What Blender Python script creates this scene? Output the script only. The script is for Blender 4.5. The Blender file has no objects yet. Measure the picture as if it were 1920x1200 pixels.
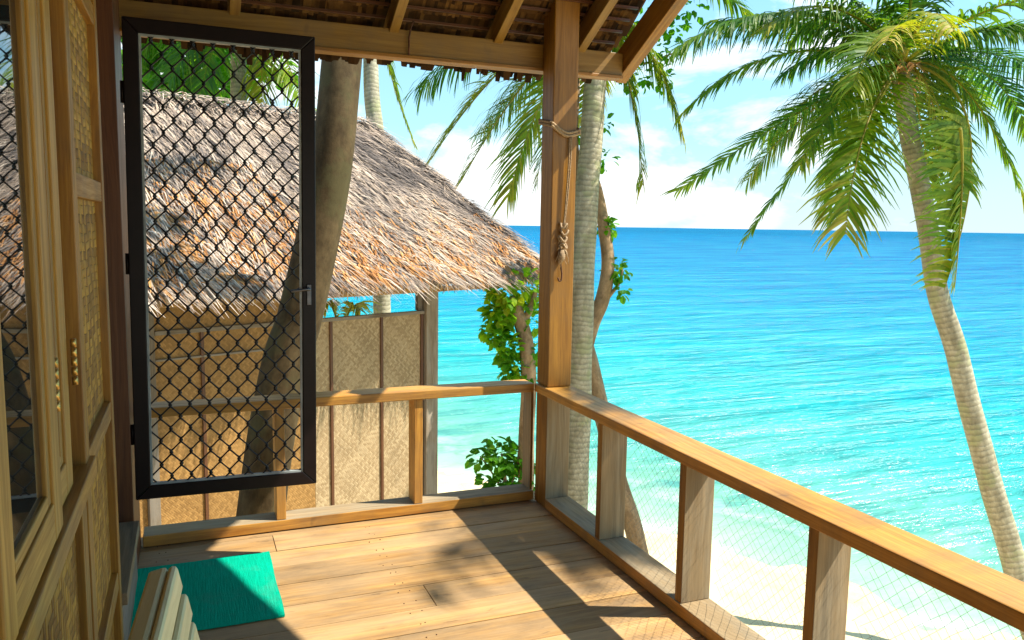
import bpy, math, random
import numpy as np
from mathutils import Vector, Matrix
R_ = math.radians
rnd = random.Random(7)
S = bpy.context.scene
COL = S.collection

# ------------------------------------------------------------------ camera
YAW, PITCH, ROLL = R_(22.0), R_(6.75), R_(0.9)
FW = Vector((math.sin(YAW)*math.cos(PITCH), math.cos(YAW)*math.cos(PITCH), -math.sin(PITCH)))
RT = Vector((math.cos(YAW), -math.sin(YAW), 0))
UP = RT.cross(FW)
RR = RT*math.cos(ROLL) + UP*math.sin(ROLL)
UU = -RT*math.sin(ROLL) + UP*math.cos(ROLL)
CAM = Vector((-1.834, -4.153, 1.6))
cd = bpy.data.cameras.new('camera'); cam = bpy.data.objects.new('camera', cd); COL.objects.link(cam)
cam.matrix_world = Matrix(((RR.x, UU.x, -FW.x, CAM.x), (RR.y, UU.y, -FW.y, CAM.y), (RR.z, UU.z, -FW.z, CAM.z), (0, 0, 0, 1)))
cd.sensor_width = 36; cd.lens = 36*1500/1920; cd.clip_start = 0.02; cd.clip_end = 60000
S.camera = cam

def P(px, py, dep):
    """a point of the place from its position in the photograph and its depth in metres"""
    return CAM + (FW + RR*((px-960)/1500) - UU*((py-600)/1500))*dep

# ------------------------------------------------------------------ light
SUNX, SUNY = 0.70, -0.29
TO_SUN = Vector((SUNX, SUNY, 1.0)).normalized()
sd = bpy.data.lights.new('sun', 'SUN'); sd.energy = 5.0; sd.angle = R_(0.53); sd.color = (1.0, 0.93, 0.80)
so = bpy.data.objects.new('sun', sd); COL.objects.link(so)
so.rotation_euler = TO_SUN.to_track_quat('Z', 'Y').to_euler()
S.view_settings.view_transform = 'Standard'; S.view_settings.look = 'None'
S.view_settings.exposure = 1.12; S.view_settings.gamma = 1.0
S.view_settings.use_curve_mapping = False

w = bpy.data.worlds.new('World'); S.world = w; w.use_nodes = True
nt = w.node_tree; nt.nodes.clear()
def N(t, typ, **kw):
    n = t.nodes.new(typ)
    for k, v in kw.items():
        if k == 'ins':
            for i, x in v.items(): n.inputs[i].default_value = x
        else: setattr(n, k, v)
    return n
def ramp(t, fac, stops, interp='LINEAR'):
    n = t.nodes.new('ShaderNodeValToRGB'); cr = n.color_ramp; cr.interpolation = interp
    while len(cr.elements) < len(stops): cr.elements.new(0.5)
    for e, (p, c) in zip(cr.elements, stops):
        e.position = p; e.color = (c, c, c, 1) if isinstance(c, (int, float)) else (c[0], c[1], c[2], 1)
    t.links.new(fac, n.inputs[0]); return n.outputs[0]
def mth(t, op, a, b=None, clamp=False):
    n = t.nodes.new('ShaderNodeMath'); n.operation = op; n.use_clamp = clamp
    for i, x in enumerate((a, b)):
        if x is None: continue
        if isinstance(x, (int, float)): n.inputs[i].default_value = x
        else: t.links.new(x, n.inputs[i])
    return n.outputs[0]
def mix(t, fac, a, b, blend='MIX'):
    n = t.nodes.new('ShaderNodeMix'); n.data_type = 'RGBA'; n.blend_type = blend
    for sock, x in ((n.inputs[0], fac), (n.inputs[6], a), (n.inputs[7], b)):
        if isinstance(x, (int, float)): sock.default_value = x
        elif isinstance(x, tuple): sock.default_value = (x[0], x[1], x[2], 1)
        else: t.links.new(x, sock)
    return n.outputs[2]
def noise(t, vec, scale, detail=4, rough=0.55, dist=0.0):
    n = N(t, 'ShaderNodeTexNoise'); n.inputs['Scale'].default_value = scale; n.inputs['Detail'].default_value = detail
    n.inputs['Roughness'].default_value = rough; n.inputs['Distortion'].default_value = dist
    if vec is not None: t.links.new(vec, n.inputs['Vector'])
    return n.outputs['Fac']
def mapping(t, vec, scale=(1, 1, 1), rot=(0, 0, 0), loc=(0, 0, 0)):
    n = N(t, 'ShaderNodeMapping'); n.inputs['Scale'].default_value = scale; n.inputs['Rotation'].default_value = rot
    n.inputs['Location'].default_value = loc
    t.links.new(vec, n.inputs['Vector']); return n.outputs[0]

sky = N(nt, 'ShaderNodeTexSky', sky_type='NISHITA', sun_disc=False)
sky.sun_elevation = math.asin(TO_SUN.z); sky.sun_rotation = math.atan2(TO_SUN.x, TO_SUN.y)
sky.air_density = 1.0; sky.dust_density = 0.4; sky.ozone_density = 1.6; sky.altitude = 0
tc = N(nt, 'ShaderNodeTexCoord')
sep = N(nt, 'ShaderNodeSeparateXYZ'); nt.links.new(tc.outputs['Generated'], sep.inputs[0])
zz = mth(nt, 'MAXIMUM', sep.outputs[2], 0.0)
cv = mapping(nt, tc.outputs['Generated'], scale=(1, 1, 2.6))
c1 = noise(nt, cv, 3.4, 7, 0.6, 0.3)
c2 = noise(nt, mapping(nt, tc.outputs['Generated'], scale=(1, 1, 2.2), loc=(3.1, 1.2, 0)), 9.0, 5, 0.55)
cs = mth(nt, 'ADD', mth(nt, 'MULTIPLY', c1, 0.72), mth(nt, 'MULTIPLY', c2, 0.28))
cm = ramp(nt, cs, [(0.50, 0.0), (0.61, 1.0)])
cm = mth(nt, 'MULTIPLY', cm, ramp(nt, zz, [(0.0, 0.6), (0.05, 0.95), (0.5, 0.75), (0.9, 0.25)]))
skyc = mix(nt, 1.0, sky.outputs[0], (1.15, 1.75, 1.75), 'MULTIPLY')
hz = ramp(nt, zz, [(0.0, 1.0), (0.12, 0.75), (0.5, 0.25)])
hc = ramp(nt, zz, [(0.0, (0.50, 0.60, 0.64)), (0.12, (0.31, 0.51, 0.63)), (0.4, (0.20, 0.41, 0.60))])
hc = mix(nt, 1.0, hc, (9.0, 9.0, 9.0), 'MULTIPLY')
skyc = mix(nt, hz, skyc, hc)
cloud = mix(nt, cm, skyc, (8.5, 8.7, 8.7))
bg = N(nt, 'ShaderNodeBackground'); bg.inputs[1].default_value = 0.085
nt.links.new(cloud, bg.inputs[0])
wo = N(nt, 'ShaderNodeOutputWorld'); nt.links.new(bg.outputs[0], wo.inputs[0])

# ------------------------------------------------------------------ materials
MATS = {}
def new_mat(name):
    m = bpy.data.materials.new(name); m.use_nodes = True; t = m.node_tree
    b = t.nodes['Principled BSDF']; MATS[name] = m
    return m, t, b
def attr(t, name, out='Vector'):
    n = N(t, 'ShaderNodeAttribute'); n.attribute_name = name; return n.outputs[out]
def bump(t, b, height, strength=0.3, dist=0.01):
    n = N(t, 'ShaderNodeBump'); n.inputs['Strength'].default_value = strength; n.inputs['Distance'].default_value = dist
    t.links.new(height, n.inputs['Height']); t.links.new(n.outputs[0], b.inputs['Normal'])

def wood(name, dark, light, grey=None, greyamt=0.0, rough=0.5, scale=1.0, spec=0.4, knots=0.35, stain=0.0):
    m, t, b = new_mat(name)
    g = attr(t, 'gc'); tint = attr(t, 'tint', 'Fac')
    wv = noise(t, mapping(t, g, scale=(0.9*scale, 5*scale, 5*scale)), 1.0, 3, 0.5)
    off = N(t, 'ShaderNodeVectorMath', operation='MULTIPLY_ADD')
    t.links.new(g, off.inputs[0]); off.inputs[1].default_value = (1, 1, 1)
    cb = N(t, 'ShaderNodeCombineXYZ'); sc = mth(t, 'MULTIPLY', wv, 0.12)
    t.links.new(sc, cb.inputs[1]); t.links.new(sc, cb.inputs[2]); t.links.new(cb.outputs[0], off.inputs[2])
    gr = noise(t, mapping(t, off.outputs[0], scale=(1.6*scale, 46*scale, 46*scale)), 1.0, 5, 0.65)
    fine = noise(t, mapping(t, g, scale=(7*scale, 220*scale, 220*scale)), 1.0, 2, 0.5)
    f = mth(t, 'ADD', mth(t, 'MULTIPLY', gr, 0.75), mth(t, 'MULTIPLY', fine, 0.25))
    c = mix(t, ramp(t, f, [(0.34, 0.0), (0.64, 1.0)]), dark, light)
    kn = noise(t, mapping(t, g, scale=(2.2, 9, 9)), 1.0, 2, 0.5)
    c = mix(t, ramp(t, kn, [(0.60, 0.0), (0.74, knots)]), c, tuple(x*0.35 for x in dark))
    if grey:
        gy = noise(t, mapping(t, g, scale=(1.5, 6, 6)), 1.4, 5, 0.6)
        c = mix(t, mth(t, 'MULTIPLY', ramp(t, gy, [(0.36, 0.0), (0.58, 1.0)]), greyamt), c, grey)
    if stain:
        tco = N(t, 'ShaderNodeTexCoord')
        s1 = noise(t, mapping(t, tco.outputs['Object'], scale=(1.2, 3.2, 1)), 1.6, 6, 0.68)
        c = mix(t, ramp(t, s1, [(0.46, 0.0), (0.66, stain)]), c, (0.13, 0.095, 0.062))
        s2 = noise(t, mapping(t, tco.outputs['Object'], scale=(2.5, 9, 1)), 3.0, 3, 0.6)
        c = mix(t, ramp(t, s2, [(0.64, 0.0), (0.72, stain)]), c, (0.09, 0.055, 0.03))
    c = mix(t, 1.0, c, ramp(t, tint, [(0.0, 0.55), (0.5, 1.0), (1.0, 1.45)]), 'MULTIPLY')
    t.links.new(c, b.inputs['Base Color'])
    b.inputs['Roughness'].default_value = rough; b.inputs['Specular IOR Level'].default_value = spec
    t.links.new(ramp(t, f, [(0.3, rough+0.15), (0.7, rough-0.08)]), b.inputs['Roughness'])
    bump(t, b, f, 0.35, 0.003)
    return m
wood('wood_deck', (0.27, 0.145, 0.05), (0.51, 0.295, 0.10), (0.37, 0.26, 0.145), 0.6, 0.6, 0.7, 0.3, 0.45, 0.5)
wood('wood_honey', (0.1869, 0.0722, 0.0077), (0.3738, 0.1827, 0.0255), None, 0, 0.42, stain=0.35)
wood('wood_post', (0.16, 0.064, 0.0048), (0.32, 0.148, 0.0144), None, 0, 0.40, stain=0.35)
wood('wood_rail', (0.30, 0.12, 0.016), (0.62, 0.31, 0.055), (0.45, 0.25, 0.085), 0.25, 0.38, stain=0.4)
wood('wood_weathered', (0.16, 0.128, 0.085), (0.32, 0.262, 0.175), (0.33, 0.215, 0.095), 0.5, 0.7, 1, 0.2)
wood('wood_red', (0.07, 0.0245, 0.0098), (0.14, 0.0525, 0.0182), None, 0, 0.4)
wood('wood_pale', (0.224, 0.0986, 0.0112), (0.448, 0.2408, 0.0403), None, 0, 0.42)
wood('wood_cream', (0.60, 0.51, 0.25), (0.76, 0.67, 0.38), None, 0, 0.35, 1, 0.5, 0.1)
wood('wood_hut', (0.1445, 0.1062, 0.0723), (0.2635, 0.2082, 0.1445), (0.30, 0.27, 0.23), 0.6, 0.75, 1, 0.2)
wood('wood_beam', (0.16, 0.075, 0.008), (0.30, 0.17, 0.025), (0.22, 0.13, 0.04), 0.4, 0.5, stain=0.4)

def weave(name, ca, cb_, sw, rot=0.0, contrast=1.0, bs=0.6, plane='YZ', gap=0.35, stain=0.4):
    """bamboo strips woven in a two-over twill"""
    m, t, b = new_mat(name)
    tcn = N(t, 'ShaderNodeTexCoord'); sp = N(t, 'ShaderNodeSeparateXYZ'); t.links.new(tcn.outputs['Object'], sp.inputs[0])
    ua = sp.outputs[1 if plane == 'YZ' else 0]; va = sp.outputs[2]
    ju = mth(t, 'MULTIPLY', mth(t, 'SUBTRACT', noise(t, tcn.outputs['Object'], 7.0, 2), 0.5), sw*0.9)
    cr, sr = math.cos(rot), math.sin(rot)
    u = mth(t, 'ADD', mth(t, 'ADD', mth(t, 'MULTIPLY', ua, cr/sw), mth(t, 'MULTIPLY', va, sr/sw)), mth(t, 'DIVIDE', ju, sw))
    v = mth(t, 'ADD', mth(t, 'SUBTRACT', mth(t, 'MULTIPLY', va, cr/sw), mth(t, 'MULTIPLY', ua, sr/sw)), mth(t, 'DIVIDE', ju, sw))
    iu, iv = mth(t, 'FLOOR', u), mth(t, 'FLOOR', v)
    fu, fv = mth(t, 'FRACT', u), mth(t, 'FRACT', v)
    k = mth(t, 'FLOORED_MODULO', mth(t, 'ADD', iu, iv), 4.0)
    over = mth(t, 'LESS_THAN', k, 1.5)
    pu = mth(t, 'MULTIPLY', mth(t, 'MULTIPLY', fu, mth(t, 'SUBTRACT', 1.0, fu)), 4.0)
    pv = mth(t, 'MULTIPLY', mth(t, 'MULTIPLY', fv, mth(t, 'SUBTRACT', 1.0, fv)), 4.0)
    n = N(t, 'ShaderNodeMix'); n.data_type = 'FLOAT'; t.links.new(over, n.inputs[0]); t.links.new(pv, n.inputs[2]); t.links.new(pu, n.inputs[3])
    prof = n.outputs[0]
    # each strip its own tone
    w1 = N(t, 'ShaderNodeTexWhiteNoise', noise_dimensions='1D'); t.links.new(iu, w1.inputs['W'])
    w2 = N(t, 'ShaderNodeTexWhiteNoise', noise_dimensions='1D'); t.links.new(mth(t, 'ADD', iv, 311.0), w2.inputs['W'])
    n2 = N(t, 'ShaderNodeMix'); n2.data_type = 'FLOAT'; t.links.new(over, n2.inputs[0]); t.links.new(w2.outputs[0], n2.inputs[2]); t.links.new(w1.outputs[0], n2.inputs[3])
    fib = noise(t, tcn.outputs['Object'], 60.0, 3, 0.6)
    f = mth(t, 'ADD', mth(t, 'MULTIPLY', n2.outputs[0], 0.6*contrast), mth(t, 'MULTIPLY', fib, 0.5))
    c = mix(t, ramp(t, f, [(0.15, 0.0), (0.85, 1.0)]), ca, cb_)
    st = noise(t, tcn.outputs['Object'], 3.0, 5, 0.6)
    c = mix(t, ramp(t, st, [(0.45, 0.0), (0.7, stain)]), c, tuple(x*0.5 for x in ca))
    c = mix(t, ramp(t, prof, [(0.0, gap), (0.3, 0.0)]), c, tuple(x*0.22 for x in ca))
    t.links.new(c, b.inputs['Base Color']); b.inputs['Roughness'].default_value = 0.6; b.inputs['Specular IOR Level'].default_value = 0.25
    h = mth(t, 'ADD', mth(t, 'MULTIPLY', prof, 1.0), mth(t, 'MULTIPLY', over, 0.25))
    bump(t, b, h, bs, 0.004)
    return m
weave('woven_gold', (0.19, 0.078, 0.009), (0.50, 0.26, 0.038), 0.026, 0.0, 1.2, 0.9, 'YZ', 0.9)
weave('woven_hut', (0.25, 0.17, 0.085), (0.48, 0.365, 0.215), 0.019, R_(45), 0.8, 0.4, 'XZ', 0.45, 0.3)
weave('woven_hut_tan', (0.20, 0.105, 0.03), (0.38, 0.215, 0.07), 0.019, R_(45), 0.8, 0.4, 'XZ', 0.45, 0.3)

def plain(name, col, rough=0.5, metal=0.0, spec=0.5, var=0.25, vs=12.0, bumps=0.0):
    m, t, b = new_mat(name)
    tcn = N(t, 'ShaderNodeTexCoord')
    n = noise(t, tcn.outputs['Object'], vs, 4, 0.6)
    c = mix(t, ramp(t, n, [(0.35, 0.0), (0.65, 1.0)]), tuple(x*(1-var) for x in col), tuple(min(1, x*(1+var)) for x in col))
    t.links.new(c, b.inputs['Base Color']); b.inputs['Roughness'].default_value = rough
    b.inputs['Metallic'].default_value = metal; b.inputs['Specular IOR Level'].default_value = spec
    if bumps: bump(t, b, n, bumps, 0.004)
    return m
plain('dark_frame', (0.008, 0.004, 0.004), 0.4, 0, 0.25)
plain('grey_bead', (0.27, 0.30, 0.30), 0.4, 0.0, 0.5)
plain('mesh_black', (0.006, 0.005, 0.006), 0.45, 0, 0.4)
plain('steel', (0.12, 0.12, 0.13), 0.35, 0.9)
plain('brass', (0.62, 0.40, 0.12), 0.35, 0.9)
plain('rust_iron', (0.10, 0.045, 0.025), 0.75, 0.2, 0.3, 0.4, 40)
plain('rope', (0.33, 0.235, 0.145), 0.9, 0, 0.1, 0.35, 120, 0.6)
plain('net_wire', (0.19, 0.20, 0.17), 0.7, 0, 0.2)
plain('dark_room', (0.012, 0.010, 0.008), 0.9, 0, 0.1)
plain('house_wall', (0.30, 0.2, 0.08), 0.8, 0, 0.1)
m, t, b = new_mat('doormat')
tcn = N(t, 'ShaderNodeTexCoord'); co = tcn.outputs['Object']
n1 = noise(t, co, 330.0, 3, 0.7); n2 = noise(t, co, 5.0, 5, 0.65); n3 = noise(t, mapping(t, co, scale=(1, 0.06, 1)), 150.0, 2, 0.5)
c = mix(t, ramp(t, mth(t, 'ADD', mth(t, 'MULTIPLY', n1, 0.6), mth(t, 'MULTIPLY', n3, 0.4)), [(0.35, 0.0), (0.65, 1.0)]), (0.0, 0.27, 0.165), (0.0, 0.44, 0.28))
c = mix(t, ramp(t, n2, [(0.52, 0.0), (0.75, 0.45)]), c, (0.06, 0.30, 0.21))
sand = noise(t, co, 60.0, 4, 0.8); c = mix(t, ramp(t, sand, [(0.70, 0.0), (0.78, 0.45)]), c, (0.40, 0.36, 0.24))
t.links.new(c, b.inputs['Base Color']); b.inputs['Roughness'].default_value = 0.95; b.inputs['Specular IOR Level'].default_value = 0.05
bump(t, b, mth(t, 'ADD', n1, n3), 0.8, 0.004)
m, t, b = new_mat('window_glass')
b.inputs['Base Color'].default_value = (0.012, 0.014, 0.014, 1); b.inputs['Roughness'].default_value = 0.015  # near-black base paints in the unlit room behind the pane
b.inputs['Specular IOR Level'].default_value = 0.9

def thatch(name, stops, sc=(1, 1, 1)):
    m, t, b = new_mat(name)
    tint = attr(t, 'tint', 'Fac'); g = attr(t, 'gc')
    n = noise(t, mapping(t, g, scale=sc), 30.0, 3, 0.6)
    f = mth(t, 'ADD', mth(t, 'MULTIPLY', tint, 0.8), mth(t, 'MULTIPLY', n, 0.2))
    c = ramp(t, f, stops)
    t.links.new(c, b.inputs['Base Color']); b.inputs['Roughness'].default_value = 0.8; b.inputs['Specular IOR Level'].default_value = 0.15
    return m
thatch('thatch_pale', [(0.05, (0.045, 0.038, 0.036)), (0.24, (0.16, 0.135, 0.125)), (0.40, (0.30, 0.235, 0.19)), (0.58, (0.45, 0.345, 0.265)), (0.8, (0.60, 0.52, 0.43)), (0.95, (0.50, 0.28, 0.11))])
thatch('thatch_orange', [(0.05, (0.10, 0.045, 0.02)), (0.35, (0.35, 0.15, 0.05)), (0.65, (0.52, 0.25, 0.085)), (0.95, (0.58, 0.40, 0.24))])
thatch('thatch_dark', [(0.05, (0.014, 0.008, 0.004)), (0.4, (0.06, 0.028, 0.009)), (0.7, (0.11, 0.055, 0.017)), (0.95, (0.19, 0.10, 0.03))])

def leafmat(name, stops, trans=0.45, spec=0.2, rough=0.45, tcol=1.5):
    m, t, b = new_mat(name)
    tint = attr(t, 'tint', 'Fac'); g = attr(t, 'gc')
    n = noise(t, g, 9.0, 2, 0.5)
    c = ramp(t, mth(t, 'ADD', mth(t, 'MULTIPLY', tint, 0.85), mth(t, 'MULTIPLY', n, 0.15)), stops)
    t.links.new(c, b.inputs['Base Color']); b.inputs['Roughness'].default_value = rough; b.inputs['Specular IOR Level'].default_value = spec
    tr = N(t, 'ShaderNodeBsdfTranslucent'); hs = mix(t, 1.0, c, (tcol, tcol*1.05, 0.5), 'MULTIPLY'); t.links.new(hs, tr.inputs[0])
    ms = N(t, 'ShaderNodeMixShader'); ms.inputs[0].default_value = trans
    out = t.nodes['Material Output']
    t.links.new(b.outputs[0], ms.inputs[1]); t.links.new(tr.outputs[0], ms.inputs[2]); t.links.new(ms.outputs[0], out.inputs[0])
    return m
leafmat('palm_leaf', [(0.05, (0.012, 0.055, 0.012)), (0.35, (0.048, 0.135, 0.010)), (0.6, (0.14, 0.215, 0.012)), (0.8, (0.30, 0.28, 0.025)), (0.97, (0.45, 0.33, 0.10))])
leafmat('broad_leaf', [(0.05, (0.016, 0.085, 0.006)), (0.45, (0.075, 0.24, 0.010)), (0.75, (0.22, 0.40, 0.015)), (0.97, (0.48, 0.40, 0.03))], 0.5)

def bark(name, ca, cb_, ringscale, ringdark, lichen=None, rb=0.8):
    m, t, b = new_mat(name)
    g = attr(t, 'gc')   # x = metres along the trunk
    nd = noise(t, g, 4.0, 3, 0.6)
    sp = N(t, 'ShaderNodeSeparateXYZ'); t.links.new(g, sp.inputs[0])
    ph = mth(t, 'ADD', mth(t, 'MULTIPLY', sp.outputs[0], ringscale), mth(t, 'MULTIPLY', nd, 1.6))
    fr = mth(t, 'FRACT', ph)
    ring = ramp(t, fr, [(0.0, 0.8), (0.14, 1.0), (0.55, 0.25), (0.8, 0.0), (0.94, 0.1), (1.0, 0.8)])
    blot = noise(t, mapping(t, g, scale=(1.2, 3, 3)), 2.5, 6, 0.65)
    c = mix(t, ramp(t, blot, [(0.36, 0.0), (0.64, 1.0)]), ca, cb_)
    fine = noise(t, mapping(t, g, scale=(14, 16, 16)), 1.5, 5, 0.7)
    c = mix(t, ramp(t, fine, [(0.35, 0.35), (0.6, 0.0)]), c, tuple(x*0.4 for x in ca))
    if lichen:
        ln = noise(t, g, 3.5, 5, 0.6); c = mix(t, ramp(t, ln, [(0.52, 0.0), (0.62, 0.7)]), c, lichen)
    rm = mth(t, 'MULTIPLY', ring, mth(t, 'ADD', mth(t, 'MULTIPLY', noise(t, g, 6.0, 3), ringdark*1.4), ringdark*0.2), True)
    c = mix(t, rm, c, tuple(x*0.45 for x in ca))
    t.links.new(c, b.inputs['Base Color']); b.inputs['Roughness'].default_value = 0.8; b.inputs['Specular IOR Level'].default_value = 0.15
    h = mth(t, 'SUBTRACT', mth(t, 'MULTIPLY', fine, 0.5), mth(t, 'MULTIPLY', ring, rb))
    bump(t, b, h, 0.5, 0.012)
    return m
bark('palm_bark', (0.29, 0.255, 0.17), (0.52, 0.475, 0.35), 14.0, 0.5, (0.33, 0.345, 0.18), 0.45)
bark('palm_bark_plain', (0.048, 0.031, 0.013), (0.108, 0.076, 0.036), 6.0, 0.0, (0.075, 0.066, 0.028), 0.05)
bark('tree_bark', (0.22, 0.14, 0.075), (0.42, 0.29, 0.17), 3.0, 0.05)

# sand, water
m, t, b = new_mat('beach_sand')
tcn = N(t, 'ShaderNodeTexCoord')
n1 = noise(t, tcn.outputs['Object'], 1.3, 6, 0.65); n2 = noise(t, tcn.outputs['Object'], 22.0, 4, 0.7)
c = mix(t, ramp(t, n1, [(0.35, 0.0), (0.65, 1.0)]), (0.66, 0.50, 0.27), (0.78, 0.63, 0.37))
deb = noise(t, tcn.outputs['Object'], 9.0, 3, 0.8); c = mix(t, ramp(t, deb, [(0.66, 0.0), (0.74, 0.55)]), c, (0.30, 0.22, 0.12))
t.links.new(c, b.inputs['Base Color']); b.inputs['Roughness'].default_value = 0.95; b.inputs['Specular IOR Level'].default_value = 0.1
bump(t, b, mth(t, 'ADD', n2, n1), 0.6, 0.04)

SH = (0.88, 0.475); S0 = 8.85; ZS = -3.9          # shoreline: direction out to sea, its distance, sea level
m, t, b = new_mat('sea_water')
tcn = N(t, 'ShaderNodeTexCoord'); co = tcn.outputs['Object']
sp = N(t, 'ShaderNodeSeparateXYZ'); t.links.new(co, sp.inputs[0])
s = mth(t, 'SUBTRACT', mth(t, 'ADD', mth(t, 'MULTIPLY', sp.outputs[0], SH[0]), mth(t, 'MULTIPLY', sp.outputs[1], SH[1])), S0)
wob = noise(t, co, 0.16, 5, 0.6)
wob2 = noise(t, mapping(t, co, rot=(0, 0, R_(28)), scale=(0.45, 1.5, 1)), 0.055, 4, 0.6)
sw = mth(t, 'ADD', s, mth(t, 'MULTIPLY', mth(t, 'SUBTRACT', wob, 0.5), 5.0))
# depth of water grows out from the shore: log scale of the distance
far = mth(t, 'ADD', sw, mth(t, 'MULTIPLY', mth(t, 'MULTIPLY', mth(t, 'SUBTRACT', wob2, 0.5), sw), 1.1))
lg = mth(t, 'DIVIDE', mth(t, 'LOGARITHM', mth(t, 'MAXIMUM', mth(t, 'ADD', far, 1.0), 1.0), 10.0), 3.0)
col = ramp(t, lg, [(0.0, (0.28, 0.46, 0.29)), (0.20, (0.18, 0.45, 0.30)), (0.29, (0.10, 0.42, 0.32)), (0.37, (0.02, 0.385, 0.35)),
                   (0.46, (0.0, 0.32, 0.37)), (0.55, (0.0, 0.245, 0.38)), (0.70, (0.0, 0.18, 0.36)), (0.88, (0.0, 0.135, 0.30)), (1.0, (0.0, 0.09, 0.22))])
# reef patches and sand bars on the bottom
reef = noise(t, mapping(t, co, rot=(0, 0, R_(28)), scale=(0.5, 1.6, 1)), 0.55, 5, 0.62)
rf = mth(t, 'MULTIPLY', ramp(t, reef, [(0.50, 0.0), (0.60, 1.0)]), ramp(t, lg, [(0.06, 0.0), (0.16, 0.75), (0.40, 0.4), (0.55, 0.0)]))
col = mix(t, rf, col, (0.05, 0.23, 0.21))
wave_a = noise(t, mapping(t, co, rot=(0, 0, R_(26)), scale=(0.26, 1.25, 1)), 0.9, 6, 0.62, 0.4)
wave_b = noise(t, mapping(t, co, rot=(0, 0, R_(20)), scale=(0.2, 1.3, 1)), 0.22, 5, 0.6, 0.3)
wave_c = noise(t, mapping(t, co, rot=(0, 0, R_(24)), scale=(0.22, 1.2, 1)), 3.0, 4, 0.6, 0.2)
hgt = mth(t, 'ADD', mth(t, 'ADD', wave_a, mth(t, 'MULTIPLY', wave_b, 2.4)), mth(t, 'MULTIPLY', wave_c, 0.35))
hgt = mth(t, 'MULTIPLY', hgt, ramp(t, lg, [(0.1, 0.18), (0.45, 0.8), (0.7, 1.0)]))
# wave shading put into the colour: darker in the troughs, paler along the crests
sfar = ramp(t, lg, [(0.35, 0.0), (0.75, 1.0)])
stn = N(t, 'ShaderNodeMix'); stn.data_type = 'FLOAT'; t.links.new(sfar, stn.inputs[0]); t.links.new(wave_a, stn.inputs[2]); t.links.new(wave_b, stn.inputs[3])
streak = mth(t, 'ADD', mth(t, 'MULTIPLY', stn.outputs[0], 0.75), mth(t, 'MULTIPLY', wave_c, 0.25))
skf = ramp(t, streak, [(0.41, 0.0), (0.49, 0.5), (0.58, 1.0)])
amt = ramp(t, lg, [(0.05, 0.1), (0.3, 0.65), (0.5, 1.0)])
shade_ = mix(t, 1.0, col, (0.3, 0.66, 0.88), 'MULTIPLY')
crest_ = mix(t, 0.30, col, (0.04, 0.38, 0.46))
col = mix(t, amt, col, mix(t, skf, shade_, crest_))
# foam where the water laps the sand
fo = noise(t, mapping(t, co, rot=(0, 0, R_(28)), scale=(0.8, 1.5, 1)), 0.9, 6, 0.7)
fl = mth(t, 'ADD', sw, mth(t, 'MULTIPLY', fo, 2.2))
foam = mth(t, 'MULTIPLY', ramp(t, mth(t, 'DIVIDE', fl, 10.0), [(0.05, 0.0), (0.09, 0.9), (0.13, 0.15), (0.22, 0.0), (0.27, 0.3), (0.31, 0.0)]), ramp(t, fo, [(0.38, 0.2), (0.6, 1.0)]))
col = mix(t, foam, col, (0.72, 0.75, 0.72))
bn = N(t, 'ShaderNodeBump'); bn.inputs['Strength'].default_value = 1.0; bn.inputs['Distance'].default_value = 0.8
t.links.new(hgt, bn.inputs['Height'])
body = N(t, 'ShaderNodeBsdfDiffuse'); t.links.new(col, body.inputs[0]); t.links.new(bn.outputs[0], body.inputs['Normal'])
gl = N(t, 'ShaderNodeBsdfGlossy'); gl.inputs['Roughness'].default_value = 0.22; t.links.new(bn.outputs[0], gl.inputs['Normal'])
sheen = N(t, 'ShaderNodeMixShader'); sheen.inputs[0].default_value = 0.035
t.links.new(body.outputs[0], sheen.inputs[1]); t.links.new(gl.outputs[0], sheen.inputs[2])
t.nodes.remove(b)
tp = N(t, 'ShaderNodeBsdfTransparent'); ms = N(t, 'ShaderNodeMixShader')
al = ramp(t, mth(t, 'DIVIDE', mth(t, 'ADD', fl, 0.4), 10.0), [(0.02, 0.0), (0.07, 0.8), (0.18, 0.96), (0.3, 1.0)])
t.links.new(al, ms.inputs[0]); t.links.new(tp.outputs[0], ms.inputs[1]); t.links.new(sheen.outputs[0], ms.inputs[2])
t.links.new(ms.outputs[0], t.nodes['Material Output'].inputs[0])

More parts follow.
